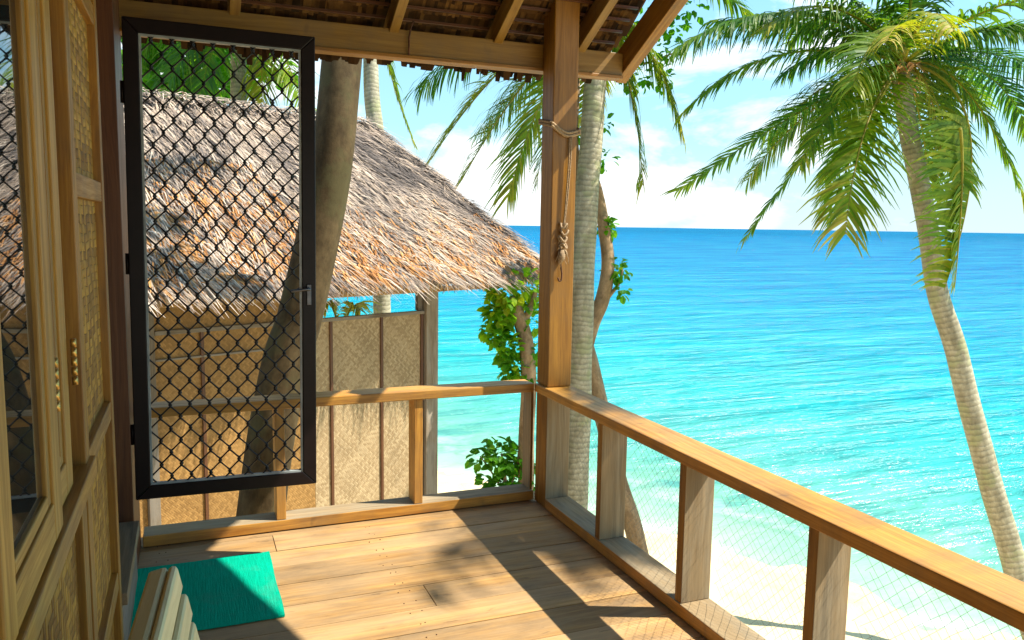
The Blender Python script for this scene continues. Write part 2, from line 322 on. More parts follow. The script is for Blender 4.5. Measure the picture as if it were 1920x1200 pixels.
# ------------------------------------------------------------------ builders
class MB:
    """collects boxes, tubes, ribbons and leaves; build() links them as ONE mesh object"""
    def __init__(s): s.v = []; s.f = []; s.gc = []; s.ti = []; s.mi = []; s.sm = []
    def add(s, vs, fs, gcs, tint, mi=0, smooth=False):
        o = len(s.v); s.v += [tuple(p) for p in vs]; s.gc += [tuple(g) for g in gcs]
        s.ti += ([tint]*len(vs) if isinstance(tint, (int, float)) else list(tint))
        for f in fs: s.f.append(tuple(i+o for i in f)); s.mi.append(mi); s.sm.append(smooth)
    def box(s, lo, hi, tint=0.5, rot=None, org=(0, 0, 0), mats=None, seed=None, axis=None, sub=1):
        """lo..hi corners; mats {'+x': slot...}; wood grain runs along the longest side"""
        lo = Vector(lo); hi = Vector(hi); d = hi-lo
        ax = axis if axis is not None else max(range(3), key=lambda i: d[i])
        r = Vector((rnd.uniform(0, 50), rnd.uniform(0, 50), rnd.uniform(0, 50)))
        vs = []; gs = []
        for k in (0, 1):
            for j in (0, 1):
                for i in (0, 1):
                    p = Vector((hi.x if i else lo.x, hi.y if j else lo.y, hi.z if k else lo.z))
                    g = [p[ax], p[(ax+1) % 3], p[(ax+2) % 3]]
                    gs.append((g[0]+r.x, g[1]+r.y, g[2]+r.z))
                    q = (rot @ p if rot else p) + Vector(org); vs.append(q)
        faces = {'-z': (0, 2, 3, 1), '+z': (4, 5, 7, 6), '-y': (0, 1, 5, 4), '+y': (2, 6, 7, 3), '-x': (0, 4, 6, 2), '+x': (1, 3, 7, 5)}
        o = len(s.v); s.v += [tuple(p) for p in vs]; s.gc += gs; s.ti += [tint]*8
        for n, f in faces.items():
            s.f.append(tuple(i+o for i in f)); s.mi.append((mats or {}).get(n, 0)); s.sm.append(False)
        return s
    def bar(s, a, b, wd, dp, tint=0.5, up=(0, 0, 1), mats=None):
        """a squared timber from a to b, wd wide, dp deep, its centre line on a..b"""
        a = Vector(a); b = Vector(b); x = (b-a).normalized(); y = Vector(up).cross(x).normalized(); z = x.cross(y)
        M = Matrix((x, y, z)).transposed()
        s.box((0, -wd/2, -dp/2), ((b-a).length, wd/2, dp/2), tint, M, a, mats, axis=0); return s
    def tube(s, pts, rad, seg=8, tint=0.5, cap=True, lump=0.0, ri=None, smooth=True, mi=0):
        pts = [Vector(p) for p in pts]; n = len(pts)
        rads = rad if isinstance(rad, (list, tuple)) else [rad]*n
        rv = rnd.uniform(0, 40); L = 0; vs = []; gs = []; fs = []
        ref = Vector((0, 0, 1)); t0 = (pts[1]-pts[0]).normalized()
        if abs(t0.dot(ref)) > 0.9: ref = Vector((0, 1, 0))
        nrm = (ref - t0*ref.dot(t0)).normalized()
        for i, p in enumerate(pts):
            tg = (pts[min(i+1, n-1)]-pts[max(i-1, 0)]).normalized()
            nrm = (nrm - tg*nrm.dot(tg)).normalized(); bi = tg.cross(nrm)
            if i: L += (pts[i]-pts[i-1]).length
            for k in range(seg):
                a = 2*math.pi*k/seg
                r = rads[i]*(1+lump*math.sin(3*a+L*2.3+rv)*0.6+lump*math.sin(L*5.1+a+rv))
                vs.append(p+nrm*math.cos(a)*r+bi*math.sin(a)*r)
                gs.append((L+rv, math.cos(a)*rads[i], math.sin(a)*rads[i]))
        for i in range(n-1):
            for k in range(seg):
                k2 = (k+1) % seg; fs.append((i*seg+k, i*seg+k2, (i+1)*seg+k2, (i+1)*seg+k))
        if cap and seg > 2:
            fs.append(tuple(range(seg-1, -1, -1))); fs.append(tuple((n-1)*seg+k for k in range(seg)))
        s.add(vs, fs, gs, tint, mi, smooth); return s
    def ribbon(s, pts, widths, side, tint=0.5, fold=0.0):
        """a thin blade along pts"""
        vs = []; fs = []; gs = []; r = rnd.uniform(0, 50); L = 0
        for i, (p, wd) in enumerate(zip(pts, widths)):
            if i: L += (Vector(pts[i])-Vector(pts[i-1])).length
            sd_ = side[i] if isinstance(side, list) else side
            vs += [p-sd_*wd/2, p+sd_*wd/2]; gs += [(L+r, -wd/2+r, 0), (L+r, wd/2+r, 0)]
            if i: fs.append((2*i-2, 2*i-1, 2*i+1, 2*i))
        s.add(vs, fs, gs, tint); return s
    def build(s, name, mats, parent=None, bevel=0.0, loc=None, rot=None):
        me = bpy.data.meshes.new(name)
        me.from_pydata(s.v, [], s.f)
        for mm in (mats if isinstance(mats, (list, tuple)) else [mats]): me.materials.append(MATS[mm])
        me.polygons.foreach_set('material_index', s.mi); me.polygons.foreach_set('use_smooth', s.sm)
        a = me.attributes.new('gc', 'FLOAT_VECTOR', 'POINT'); a.data.foreach_set('vector', np.array(s.gc, dtype=np.float32).ravel())
        a = me.attributes.new('tint', 'FLOAT', 'POINT'); a.data.foreach_set('value', np.array(s.ti, dtype=np.float32))
        me.update()
        o = bpy.data.objects.new(name, me); COL.objects.link(o)
        if parent is not None: o.parent = parent
        if loc is not None: o.location = loc
        if rot is not None: o.rotation_euler = rot
        if bevel:
            bm = o.modifiers.new('bevel', 'BEVEL'); bm.width = bevel; bm.segments = 2; bm.limit_method = 'ANGLE'; bm.angle_limit = R_(40)
        return o
def tag(o, label, cat, group=None, kind=None):
    o['label'] = label; o['category'] = cat
    if group: o['group'] = group
    if kind: o['kind'] = kind
    return o
def thing(name, label, cat, loc=(0, 0, 0), rotz=0.0, group=None):
    o = bpy.data.objects.new(name, None); COL.objects.link(o); o.empty_display_size = 0.1
    o.location = loc; o.rotation_euler = (0, 0, rotz)
    return tag(o, label, cat, group)
def bez(pts, n):
    """smooth curve through pts (Catmull-Rom)"""
    pts = [Vector(p) for p in pts]; q = [pts[0]*2-pts[1]]+pts+[pts[-1]*2-pts[-2]]; out = []
    for i in range(1, len(q)-2):
        for k in range(n):
            u = k/n; a, b_, c_, d_ = q[i-1], q[i], q[i+1], q[i+2]
            out.append(0.5*((2*b_)+(c_-a)*u+(2*a-5*b_+4*c_-d_)*u*u+(3*b_-a-3*c_+d_)*u**3))
    out.append(pts[-1]); return out
def lerp(a, b_, u): return a+(b_-a)*u

# ------------------------------------------------------------------ setting: beach and sea
def hnoise(x, y): return 0.10*math.sin(x*0.9+1.3*y)+0.07*math.sin(2.1*x-1.7*y+1)+0.05*math.sin(4.3*x+3.1*y)
def ground_z(x, y):
    s_ = SH[0]*x+SH[1]*y
    if s_ > 5: z = ZS + (S0-s_)*0.16
    elif s_ > -2: z = ZS + 3.85*0.16 + (5-s_)*0.17
    else: z = ZS + 3.85*0.16 + 7*0.17 + (-2-s_)*0.02
    return z + hnoise(x, y)*0.5
mb = MB(); gx = np.linspace(-40, 34, 149); gy = np.linspace(-30, 60, 181)
vs = [(x, y, ground_z(x, y)) for y in gy for x in gx]; nx = len(gx)
fs = [(j*nx+i, j*nx+i+1, (j+1)*nx+i+1, (j+1)*nx+i) for j in range(len(gy)-1) for i in range(nx-1)]
mb.add(vs, fs, vs, 0.5, 0, True)
o = mb.build('beach', 'beach_sand'); o['kind'] = 'structure'
mb = MB(); B = 40000
mb.add([(-B, -B, 0), (B, -B, 0), (B, B, 0), (-B, B, 0)], [(0, 1, 2, 3)], [(0, 0, 0)]*4, 0.5)
o = mb.build('sea', 'sea_water', loc=(0, 0, ZS)); o['kind'] = 'structure'

# ------------------------------------------------------------------ deck floor: planks side by side along x
mb = MB(); y = 0.16
while y > -5.4:
    wd = rnd.choice((0.19, 0.2, 0.21))
    x0 = -2.3; cuts = [x0]
    if rnd.random() < 0.4: cuts.append(rnd.uniform(-1.6, -0.2))
    cuts.append(0.17)
    for a, b_ in zip(cuts, cuts[1:]):
        mb.box((a+0.0015, y-wd+0.0045, -0.035), (b_-0.0015, y, rnd.uniform(-0.003, 0.0)), rnd.uniform(0.30, 0.66))
    y -= wd
for yy_ in [0.16-0.2*k for k in range(24)]:
    for xx in (-2.02, -1.98, -1.02, -0.98, 0.03, 0.06):
        for dy in (0.045, 0.15):
            x_, y_ = xx+rnd.uniform(-.012, .012), yy_-dy+rnd.uniform(-.012, .012)
            mb.tube([(x_, y_, -0.01), (x_, y_, 0.0008)], 0.0032, 7, 0.5, True, mi=1)
for xx in (-2.0, -1.0, 0.05): mb.box((xx-0.05, -5.4, -0.2), (xx+0.05, 0.15, -0.045), 0.4)
o = mb.build('deck_floor', ['wood_deck', 'rust_iron'], bevel=0.002); o['kind'] = 'structure'
for xx, yy in ((-2.0, 0.1), (0.1, 0.1), (0.1, -2.6), (-2.0, -2.6), (0.1, -5.2)):
    zg = ground_z(xx, yy)-0.2
    o = MB().box((xx-0.07, yy-0.07, zg), (xx+0.07, yy+0.07, -0.21), 0.4).build('deck_support', 'wood_weathered', bevel=0.004); o['kind'] = 'structure'

# ------------------------------------------------------------------ railings
post_m = ['wood_post', 'wood_weathered']
rl = thing('railing', 'brown wooden railing running along the sea side of the deck, draped with netting', 'railing', (0, 0, 0), 0)
MB().box((-0.012, -5.3, 0.652), (0.158, -0.002, 0.70), 0.5).build('top_rail', 'wood_rail', rl, 0.005)
MB().box((0.0, -5.3, 0.004), (0.15, -0.155, 0.06), 0.5, mats={'+z': 1}).build('bottom_rail', ['wood_rail', 'wood_weathered'], rl, 0.004)
ys = [-0.752, -1.463, -2.20, -2.93, -3.66, -4.39, -5.1]
for yy in ys:
    MB().box((0.004, yy-0.046, 0.061), (0.146, yy, 0.651), rnd.uniform(0.42, 0.55), mats={'-y': 1, '+y': 1}).build('baluster', post_m, rl, 0.003)
def netting(y0, y1, z0, z1, xx, pitch=0.047):
    mb = MB(); L = y1-y0; H = z1-z0
    for sgn in (1, -1):
        c = -H
        while c < L:
            pts = []; ph = rnd.uniform(0, 6)
            n = 9
            for i in range(n+1):
                u = i/n; yy = c+u*H; z = u*H if sgn > 0 else H-u*H
                if 0 <= yy <= L:
                    wv = 0.006*math.sin(u*9+ph)+rnd.uniform(-.002, .002)
                    pts.append((xx+0.004*sgn+rnd.uniform(-.003, .003)+0.012*math.sin(yy*5), y0+yy+wv, z0+z-0.02*math.sin(math.pi*yy/L)*u))
            if len(pts) > 1: mb.tube(pts, 0.0007, 3, 0.5, False)
            c += pitch*rnd.uniform(0.9, 1.1)
    return mb
edges = [-0.16]+[v for yy in ys for v in (yy, yy-0.046)]
for i in range(0, 8, 2):
    netting(edges[i+1], edges[i], 0.07, 0.645, 0.158).build('netting', 'net_wire', rl)

rb = thing('railing', 'short wooden railing across the far end of the deck, facing the thatched hut', 'railing')
MB().box((-2.085, -0.012, 0.65), (-0.016, 0.13, 0.70), 0.5).build('top_rail', 'wood_rail', rb, 0.005)
MB().box((-2.085, 0.0, 0.004), (-0.003, 0.14, 0.06), 0.55, mats={'+z': 1}).build('bottom_rail', ['wood_rail', 'wood_weathered'], rb, 0.004)
for xx in (-1.453, -0.72):
    MB().box((xx, 0.004, 0.061), (xx+0.048, 0.128, 0.649), 0.55).build('baluster', 'wood_rail', rb, 0.003)
MB().box((-0.02, 0.02, 0.061), (-0.004, 0.138, 0.649), 0.4, mats={'-x': 1}).build('baluster', post_m, rb, 0.003)

vp = thing('verandah_post', 'tall square brown timber post at the corner of the two railings, rope tied round it', 'post', (0.075, -0.08, 0))
MB().box((-0.073, -0.072, 0.702), (0.073, 0.076, 2.86), 0.5).build('post_shaft', 'wood_post', vp, 0.006)
MB().box((-0.073, -0.072, 0.004), (0.073, 0.076, 0.65), 0.5, mats={'-y': 1, '+x': 1}).build('post_foot', post_m, vp, 0.005)

# rope, with knot and hook, round the post
rp = thing('rope', 'pale frayed rope looped round the corner post, knotted end hanging down to an iron hook', 'rope', (0.0, -0.155, 2.1))
def W2(o_, p): return Vector(p)-Vector(o_)
RO = (0.0, -0.155, 2.1)
mb = MB()
for dz in (0.0, 0.016):
    loop = [(-0.007, 0.003, 2.165+dz), (-0.008, -0.154, 2.135+dz), (0.0, -0.160, 2.13+dz), (0.075, -0.163, 2.085+dz), (0.15, -0.160, 2.10+dz), (0.158, -0.15, 2.11+dz), (0.158, 0.0, 2.15+dz), (0.15, 0.006, 2.155+dz), (0.0, 0.006, 2.165+dz), (-0.007, 0.003, 2.165+dz)]
    mb.tube([W2(RO, p) for p in bez(loop, 4)], 0.0085, 6, 0.5)
mb.build('loop', 'rope', rp)
for off in (0.0, 0.010):
    strand = [(0.098+off, -0.166, 2.09), (0.094+off, -0.17, 1.95), (0.086+off, -0.168, 1.80), (0.078+off*0.6, -0.166, 1.66), (0.070+off*0.5, -0.167, 1.60)]
    MB().tube([W2(RO, p) for p in bez(strand, 5)], 0.0042, 5, 0.5).build('strand', 'rope', rp)
mb = MB()
for k in range(5):
    z = 1.60-k*0.036; cx_ = 0.07+0.006*math.sin(k*2.1)
    ring = [(cx_+0.017*math.cos(a)*(1+0.3*math.sin(k)), -0.174-0.012*math.sin(a)*1.2, z+0.013*math.sin(a*2+k)) for a in np.linspace(0, 6.9, 12)]
    mb.tube([W2(RO, p) for p in bez(ring, 3)], 0.0068, 5, 0.5)
for k in range(26):
    p0 = Vector((0.062+rnd.uniform(-.018, .022), -0.176, 1.47+rnd.uniform(-.05, .1)))
    p1 = p0+Vector((rnd.uniform(-.03, .02), rnd.uniform(-.012, .002), rnd.uniform(-.07, .01)))
    mb.tube([W2(RO, p) for p in (p0, (p0+p1)/2+Vector((rnd.uniform(-.008, .008), -.004, 0)), p1)], 0.0016, 3, 0.5)
tail = [(0.066, -0.176, 1.47), (0.058, -0.178, 1.43), (0.05, -0.174, 1.395)]
mb.tube([W2(RO, p) for p in tail], [0.017, 0.022, 0.010], 8, 0.5)
mb.build('knot', 'rope', rp)
hk = [(0.056, -0.172, 1.41), (0.060, -0.173, 1.37), (0.066, -0.172, 1.335), (0.062, -0.172, 1.305), (0.050, -0.172, 1.30), (0.043, -0.172, 1.318)]
MB().tube([W2(RO, p) for p in bez(hk, 5)], 0.0048, 6, 0.5).build('hook', 'rust_iron', rp)

# ------------------------------------------------------------------ verandah roof
SL = 0.52; YA = -1.10; XV = 0.54
vr = thing('verandah_roof', 'gabled thatch roof over the deck seen from below, pale rafters on a wall beam', 'roof', (0, 0, 2.5))
def rz(y): return 2.71-SL*y if y >= YA else 2.71-SL*YA-0.52*(YA-y) if y > -2.4 else 2.71-SL*YA-0.52*(YA+2.4)-0.12*(-2.4-y)
O_ = Vector((0, 0, 2.5))
# thatch: lapped rows of leaf shingles over a closed core
mb = MB()
TH = 0.34
prof = [0.34, YA, -2.4, -6.2]
def core_pt(x, y, top): return Vector((x, y, rz(y)+(TH if top else 0.045)))-O_
cs_ = []
for y in prof: cs_ += [core_pt(-6.0, y, 0), core_pt(XV, y, 0), core_pt(XV, y, 1), core_pt(-6.0, y, 1)]
fs = []
for i in range(3):
    a = i*4; b2 = a+4
    fs += [(a, a+1, b2+1, b2), (a+3, b2+3, b2+2, a+2), (a+1, a+2, b2+2, b2+1), (a, b2, b2+3, a+3)]
fs += [(0, 3, 2, 1), (12, 13, 14, 15)]
mb.add(cs_, fs, [(p.x, p.y, p.z) for p in cs_], 0.25)
y = 0.30; row = 0
while y > -1.22:
    x = -2.6
    while x < XV-0.03:
        wd = rnd.uniform(0.012, 0.04); ln = rnd.uniform(0.12, 0.16); dz = rnd.uniform(0, 0.012)
        y1 = max(y-ln, YA)
        p = [Vector((x, y, rz(y)+0.012-dz)), Vector((x+wd, y+rnd.uniform(-.008, .008), rz(y)+0.012-dz-rnd.uniform(-.006, .006))), Vector((x+wd, y1, rz(y1)+0.04)), Vector((x, y1, rz(y1)+0.04))]
        tn = rnd.uniform(0.0, 1.0)
        mb.add([q-O_ for q in p], [(0, 3, 2, 1)], [(q.y*3, q.x*3, q.z) for q in p], tn)
        x += wd*rnd.uniform(0.8, 1.0)
    y -= 0.085; row += 1
# ragged ends hanging under the eave
x = -2.5
while x < 0.5:
    wd = rnd.uniform(0.018, 0.05); ln = rnd.uniform(0.0, 0.06)*(2.2 if rnd.random() < 0.12 else 1)
    ln *= 0.55+0.45*math.sin(x*5.0+2)
    yy = 0.33+rnd.uniform(-.03, .03); z0 = rz(yy)+0.02
    a = Vector((x, yy, z0)); b2 = Vector((x+rnd.uniform(-.008, .008), yy+0.03, z0-0.06-ln))
    for dx in (0,):
        mb.ribbon([a-O_, (a+b2)/2-O_, b2-O_], [wd, wd, wd*0.8], Vector((1, rnd.uniform(-.3, .3), 0)).normalized(), rnd.uniform(0, .6))
        mb.ribbon([a-O_+Vector((0.02, 0.02, 0)), (a+b2)/2-O_+Vector((0.015, 0.02, 0)), b2-O_+Vector((0.01, 0.02, ln*0.4))], [wd, wd, wd*0.8], Vector((1, 0.2, 0)).normalized(), rnd.uniform(0, .5))
    x += wd*0.62
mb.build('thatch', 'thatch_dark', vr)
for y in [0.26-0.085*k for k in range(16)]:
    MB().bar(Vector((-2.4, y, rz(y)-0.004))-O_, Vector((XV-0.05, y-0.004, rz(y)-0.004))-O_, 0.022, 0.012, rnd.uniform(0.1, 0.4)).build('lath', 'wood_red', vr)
def rafter(x, wd=0.05, dp=0.11, y0=-0.002, name='rafter', mat='wood_beam', dz=-0.078):
    mb = MB()
    a = Vector((x, 0.22, rz(0.22)+dz)); b2 = Vector((x, YA, rz(YA)+dz))
    mb.bar(a-O_, b2-O_, wd, dp, rnd.uniform(.45, .6)); return mb.build(name, mat, vr, 0.003)
for x in (-2.2, -1.60, -0.83, -0.262, 0.235): rafter(x)
for x in (-2.2, -1.2, -0.3):
    MB().bar(Vector((x, YA-0.01, rz(YA)-0.068))-O_, Vector((x, -2.4, rz(-2.4)-0.068))-O_, 0.05, 0.095, .5).build('rafter', 'wood_beam', vr, 0.003)
# wall beam and its lower moulding
MB().box((-2.4, 0.002, 2.462-2.5), (0.506, 0.075, 2.588-2.5), 0.5).build('beam', 'wood_beam', vr, 0.004)
MB().box((-2.4, -0.010, 2.444-2.5), (0.506, 0.085, 2.4615-2.5), 0.6).build('beam_moulding', 'wood_honey', vr, 0.003)
# barge board at the gable end
bb = MB(); a = Vector((0.542, 0.12, 2.565-SL*0.12)); b2 = Vector((0.542, -0.64, 2.565+SL*0.64))
bb.bar(a-O_, b2-O_, 0.07, 0.15, 0.35)
bb.build('barge_board', 'wood_honey', vr, 0.004)
MB().tube([Vector(p)-O_ for p in ((-0.756, -0.012, 2.46), (-0.755, -0.014, 2.55), (-0.745, -0.015, 2.60), (-0.735, -0.03, 2.63))], 0.005, 6, 0.5).build('iron_rod', 'rust_iron', vr)

# ------------------------------------------------------------------ bungalow wall on the left
XW = -2.09
bw = thing('bungalow_wall', 'timber bungalow wall along the deck with woven bamboo panels, casement window and dark doorway', 'wall', (XW, -2.0, 0))
OW = Vector((XW, -2.0, 0))
def wbox(mbx, x0, x1, y0, y1, z0, z1, tint=0.5, mats=None): return mbx.box((x0, y0+2.0, z0), (x1, y1+2.0, z1), tint, mats=mats)
def wpart(name, mat, x0, x1, y0, y1, z0, z1, tint=0.5, bevel=0.003, parent=bw, mats=None):
    return wbox(MB(), x0, x1, y0, y1, z0, z1, tint, mats).build(name, mat, parent, bevel)
# back of the house (dark room behind door and window)
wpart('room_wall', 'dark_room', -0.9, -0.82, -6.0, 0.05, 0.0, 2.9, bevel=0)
wpart('room_wall', 'house_wall', -0.82, -0.05, 0.0, 0.04, -2.6, 2.85, bevel=0)
wpart('base_wall', 'wood_weathered', -0.05, -0.02, -6.0, -0.001, -2.6, -0.04, 0.3, bevel=0)
wpart('woven_panel', 'woven_gold', -0.035, -0.022, -6.0, -1.93, 0.02, 0.93, bevel=0)
wpart('woven_panel', 'woven_gold', -0.035, -0.024, -1.86, -1.20, 0.02, 2.75, bevel=0)
wpart('woven_panel', 'woven_gold', -0.035, -0.022, -6.0, -3.3, 0.985, 2.75, bevel=0)
wpart('batten', 'wood_honey', -0.045, 0.0, -1.935, -1.86, 0.0, 2.75, 0.55)
wpart('batten', 'wood_honey', -0.045, 0.0, -1.21, -1.147, 0.0, 2.75, 0.5)
for z in (2.21, 1.655, 0.93, 0.33):
    wpart('batten', 'wood_honey', -0.03, -0.003, -1.859, -1.211, z, z+0.062, 0.62)
wpart('window_post', 'wood_red', -0.09, -0.034, -2.11, -1.936, 0.986, 2.75, 0.75)
wpart('window_post', 'wood_honey', -0.09, -0.004, -3.30, -2.95, 0.986, 2.75, 0.5)
wpart('batten', 'wood_honey', -0.045, -0.004, -2.02, -1.936, 0.0, 0.929, 0.3)
wpart('window_sill', 'wood_honey', -0.06, 0.014, -6.0, -1.85, 0.932, 0.984, 0.72)
wpart('window_head', 'wood_honey', -0.06, 0.0, -6.0, -1.936, 2.32, 2.40, 0.5)
wpart('woven_panel', 'woven_gold', -0.035, -0.022, -3.159, -1.937, 2.401, 2.75, bevel=0)
# two casement leaves
def casement(y0, y1, z0, z1, xf, st, thick=0.035):
    f = MB(); g = xf-thick
    wbox(f, g, xf, y0, y0+st, z0, z1, 0.62); wbox(f, g, xf, y1-st, y1, z0, z1, 0.62)
    wbox(f, g, xf-0.001, y0+st, y1-st, z0, z0+0.075, 0.62); wbox(f, g, xf-0.001, y0+st, y1-st, z1-0.07, z1, 0.6)
    # glazing bead, one step back
    gx = xf-0.015; bx_ = xf-0.006; bw_ = 0.032
    wbox(f, g+0.004, bx_, y0+st, y0+st+bw_, z0+0.075, z1-0.07, 0.4); wbox(f, g+0.004, bx_, y1-st-bw_, y1-st, z0+0.075, z1-0.07, 0.35)
    wbox(f, g+0.004, bx_, y0+st+bw_, y1-st-bw_, z0+0.075, z0+0.10, 0.4)
    w_ = f.build('window', 'wood_pale', bw, 0.003)
    wpart('pane', 'window_glass', gx-0.004, gx, y0+st+bw_-0.002, y1-st-bw_+0.002, z0+0.098, z1-0.06, bevel=0, parent=w_)
    return w_
wa = casement(-2.93, -2.385, 0.988, 2.315, 0.006, 0.088, 0.05)
wb_ = casement(-2.383, -2.113, 0.990, 2.312, -0.008, 0.085, 0.045)
def hinge(y0, z0, parent):
    mb = MB()
    for k in range(5): mb.tube([(0.004, y0+2.0, z0+k*0.022), (0.004, y0+2.0, z0+k*0.022+0.019)], 0.0065, 8, 0.5)
    mb.build('hinge', 'brass', parent)
hinge(-2.10, 1.22, wb_); hinge(-2.378, 1.22, wa)
# doorway: red jamb, threshold, dark inner door leaf set back
wpart('door_jamb', 'wood_red', -0.12, -0.012, -1.146, -1.10, 0.28, 2.55, 0.5)
wpart('door_jamb', 'wood_red', -0.12, -0.006, -0.36, 0.045, 0.0, 2.75, 0.5)
wpart('door_head', 'wood_red', -0.12, -0.01, -1.146, -0.36, 2.551, 2.75, 0.5)
wpart('threshold', 'wood_weathered', -0.3, 0.018, -1.146, -0.40, 0.24, 0.285, 0.35)
wpart('threshold', 'wood_hut', -0.05, 0.0, -1.146, -0.361, 0.0, 0.239, 0.35)
wpart('inner_door', 'wood_red', -0.2, -0.165, -1.10, -0.36, 0.286, 2.55, 0.5)

# ------------------------------------------------------------------ screen door, swung open across the deck
sdn = thing('screen_door', 'open dark brown screen door with black wavy security mesh, standing across the end of the deck', 'door', (-2.085, -0.35, 0.365))
sdn.rotation_euler = (0, R_(0.55), 0)
DW, DH = 0.785, 2.07; FWD = 0.062; TK = 0.032
f = MB()
def frame_piece(mbx, p, q, r_, s_):   # mitred frame piece from four front corners
    pts = [Vector((a, -TK/2, b_)) for a, b_ in (p, q, r_, s_)]+[Vector((a, TK/2, b_)) for a, b_ in (p, q, r_, s_)]
    mbx.add(pts, [(0, 1, 2, 3), (7, 6, 5, 4), (0, 4, 5, 1), (1, 5, 6, 2), (2, 6, 7, 3), (3, 7, 4, 0)], [(v.x, v.z, v.y) for v in pts], 0.5)
e = 0.0006
frame_piece(f, (0, 0), (DW, 0), (DW-FWD, FWD), (FWD, FWD))
frame_piece(f, (DW, e), (DW, DH-e), (DW-FWD, DH-FWD), (DW-FWD, FWD))
frame_piece(f, (DW, DH), (0, DH), (FWD, DH-FWD), (DW-FWD, DH-FWD))
frame_piece(f, (0, DH-e), (0, e), (FWD, FWD), (FWD, DH-FWD))
f.build('door_frame', 'dark_frame', sdn, 0.004)
bd = MB(); a0 = FWD; b0 = DW-FWD; c0 = FWD; d0 = DH-FWD; bt = 0.009
bd.box((a0, -0.010, c0), (a0+bt, 0.010, d0)); bd.box((b0-bt, -0.010, c0), (b0, 0.010, d0))
bd.box((a0+bt, -0.010, c0), (b0-bt, 0.010, c0+bt)); bd.box((a0+bt, -0.010, d0-bt), (b0-bt, 0.010, d0))
bd.build('glazing_bead', 'grey_bead', sdn)
ms_ = MB(); mx0, mx1, mz0, mz1 = a0+bt*0.6, b0-bt*0.6, c0+bt*0.6, d0-bt*0.6
cw, chh = 0.082, 0.108
k = 0; x = mx0-cw/4
nst = int((mz1-mz0)/chh*12)
while x < mx1+cw:
    pts = []; rr_ = []
    for i in range(nst+1):
        z = mz0+(mz1-mz0)*i/nst
        ph = 2*math.pi*(z-mz0)/chh + (math.pi if k % 2 else 0)
        sh = math.sin(ph); amp = cw/4*(1.06*sh-0.10*math.sin(3*ph))
        xx = x+amp
        if mx0 <= xx <= mx1:
            pts.append((xx, 0.002 if k % 2 else -0.002, z)); rr_.append(0.0037+0.0030*abs(sh)**6)
        else:
            if len(pts) > 1: ms_.tube(pts, rr_, 5, 0.5, False)
            pts = []; rr_ = []
    if len(pts) > 1: ms_.tube(pts, rr_, 5, 0.5, False)
    x += cw/2; k += 1
ms_.build('security_mesh', 'mesh_black', sdn)
hd = MB(); hx = DW-0.032; hz = 0.905
hd.box((hx-0.010, -TK/2-0.007, hz-0.045), (hx+0.010, -TK/2-0.0005, hz+0.05), 0.5)
hd.tube([(hx, -TK/2-0.006, hz+0.03), (hx, -TK/2-0.032, hz+0.03), (hx-0.02, -TK/2-0.04, hz+0.03), (hx-0.085, -TK/2-0.04, hz+0.022)], 0.007, 8, 0.5)
hd.build('handle', 'steel', sdn, 0.002)
for z in (0.25, 1.0, 1.72):
    MB().tube([(-0.006, 0.0, z), (-0.006, 0.0, z+0.09)], 0.008, 8, 0.5).build('hinge', 'dark_frame', sdn)

# ------------------------------------------------------------------ door mat
mb = MB(); mx, my = 0.60, 0.69; n = 24
bx0, by0 = -2.115, -0.945
vs = []; fs = []
for j in range(n+1):
    for i in range(n+1):
        u, v = i/n, j/n
        z = 0.007+0.0025*math.sin(u*7+v*3)+0.002*math.sin(v*11)
        if u > 0.93: z += (u-0.93)*0.05*math.sin(v*6+1)
        vs.append((bx0+u*mx+0.0015*math.sin(v*9), by0+v*my+0.0015*math.sin(u*7), max(z, 0.0045)))
m0 = len(vs); vs += [(x, y, 0.002) for x, y, z in vs]
for j in range(n):
    for i in range(n):
        a = j*(n+1)+i; fs.append((a, a+1, a+n+2, a+n+1))
for i in range(n):
    a = i; fs.append((a, a+m0, a+1+m0, a+1)); a = n*(n+1)+i; fs.append((a, a+1, a+1+m0, a+m0))
    a = i*(n+1); fs.append((a, a+n+1, a+n+1+m0, a+m0)); a = i*(n+1)+n; fs.append((a, a+m0, a+n+1+m0, a+n+1))
mb.add(vs, fs, vs, 0.5, 0, False)
mb.v = [(x+1.82, y+0.6, z) for x, y, z in mb.v]
tag(mb.build('doormat', 'doormat', loc=(-1.82, -0.6, 0)), 'bright green doormat lying on the deck planks below the open screen door', 'doormat')

# ------------------------------------------------------------------ slatted chair at lower left
ch = thing('chair', 'cream slatted wooden chair standing with its back to the bamboo wall, only the backrest showing', 'chair', (-1.66, -2.66, 0), R_(-4.5))
# local: +x = facing, y = width (far end +y)
hw = 0.25
def cb_(name, *boxes, bev=0.006, mat='wood_cream'):
    mb = MB()
    for b in boxes: mb.box(*b)
    return mb.build(name, mat, ch, bev)
lean = R_(12)
Rb = Matrix.Rotation(-lean, 3, 'Y')
bo = Vector((-0.165, 0, 0.425))
for sg in (-1, 1):
    MB().box((-0.022, sg*(hw-0.05)-0.02, 0.0), (0.004, sg*(hw-0.05)+0.02, 0.445), 0.5, Rb, bo).build('back_upright', 'wood_cream', ch, 0.005)
MB().box((-0.034, -hw, 0.40), (0.0045, hw, 0.462), 0.35, Rb, bo).build('back_rail', 'wood_cream', ch, 0.008)
for k in range(6):
    z0 = 0.402-0.066*k
    MB().box((0.005, -hw, z0), (0.024+(0.004 if k else 0), hw, z0+0.058), 0.5+rnd.uniform(-.05, .05), Rb, bo).build('back_slat', 'wood_cream', ch, 0.009)
for k in range(6):
    MB().box((-0.15+0.068*k, -hw, 0.42), (-0.092+0.068*k, hw, 0.44), 0.5).build('seat_slat', 'wood_cream', ch, 0.005)
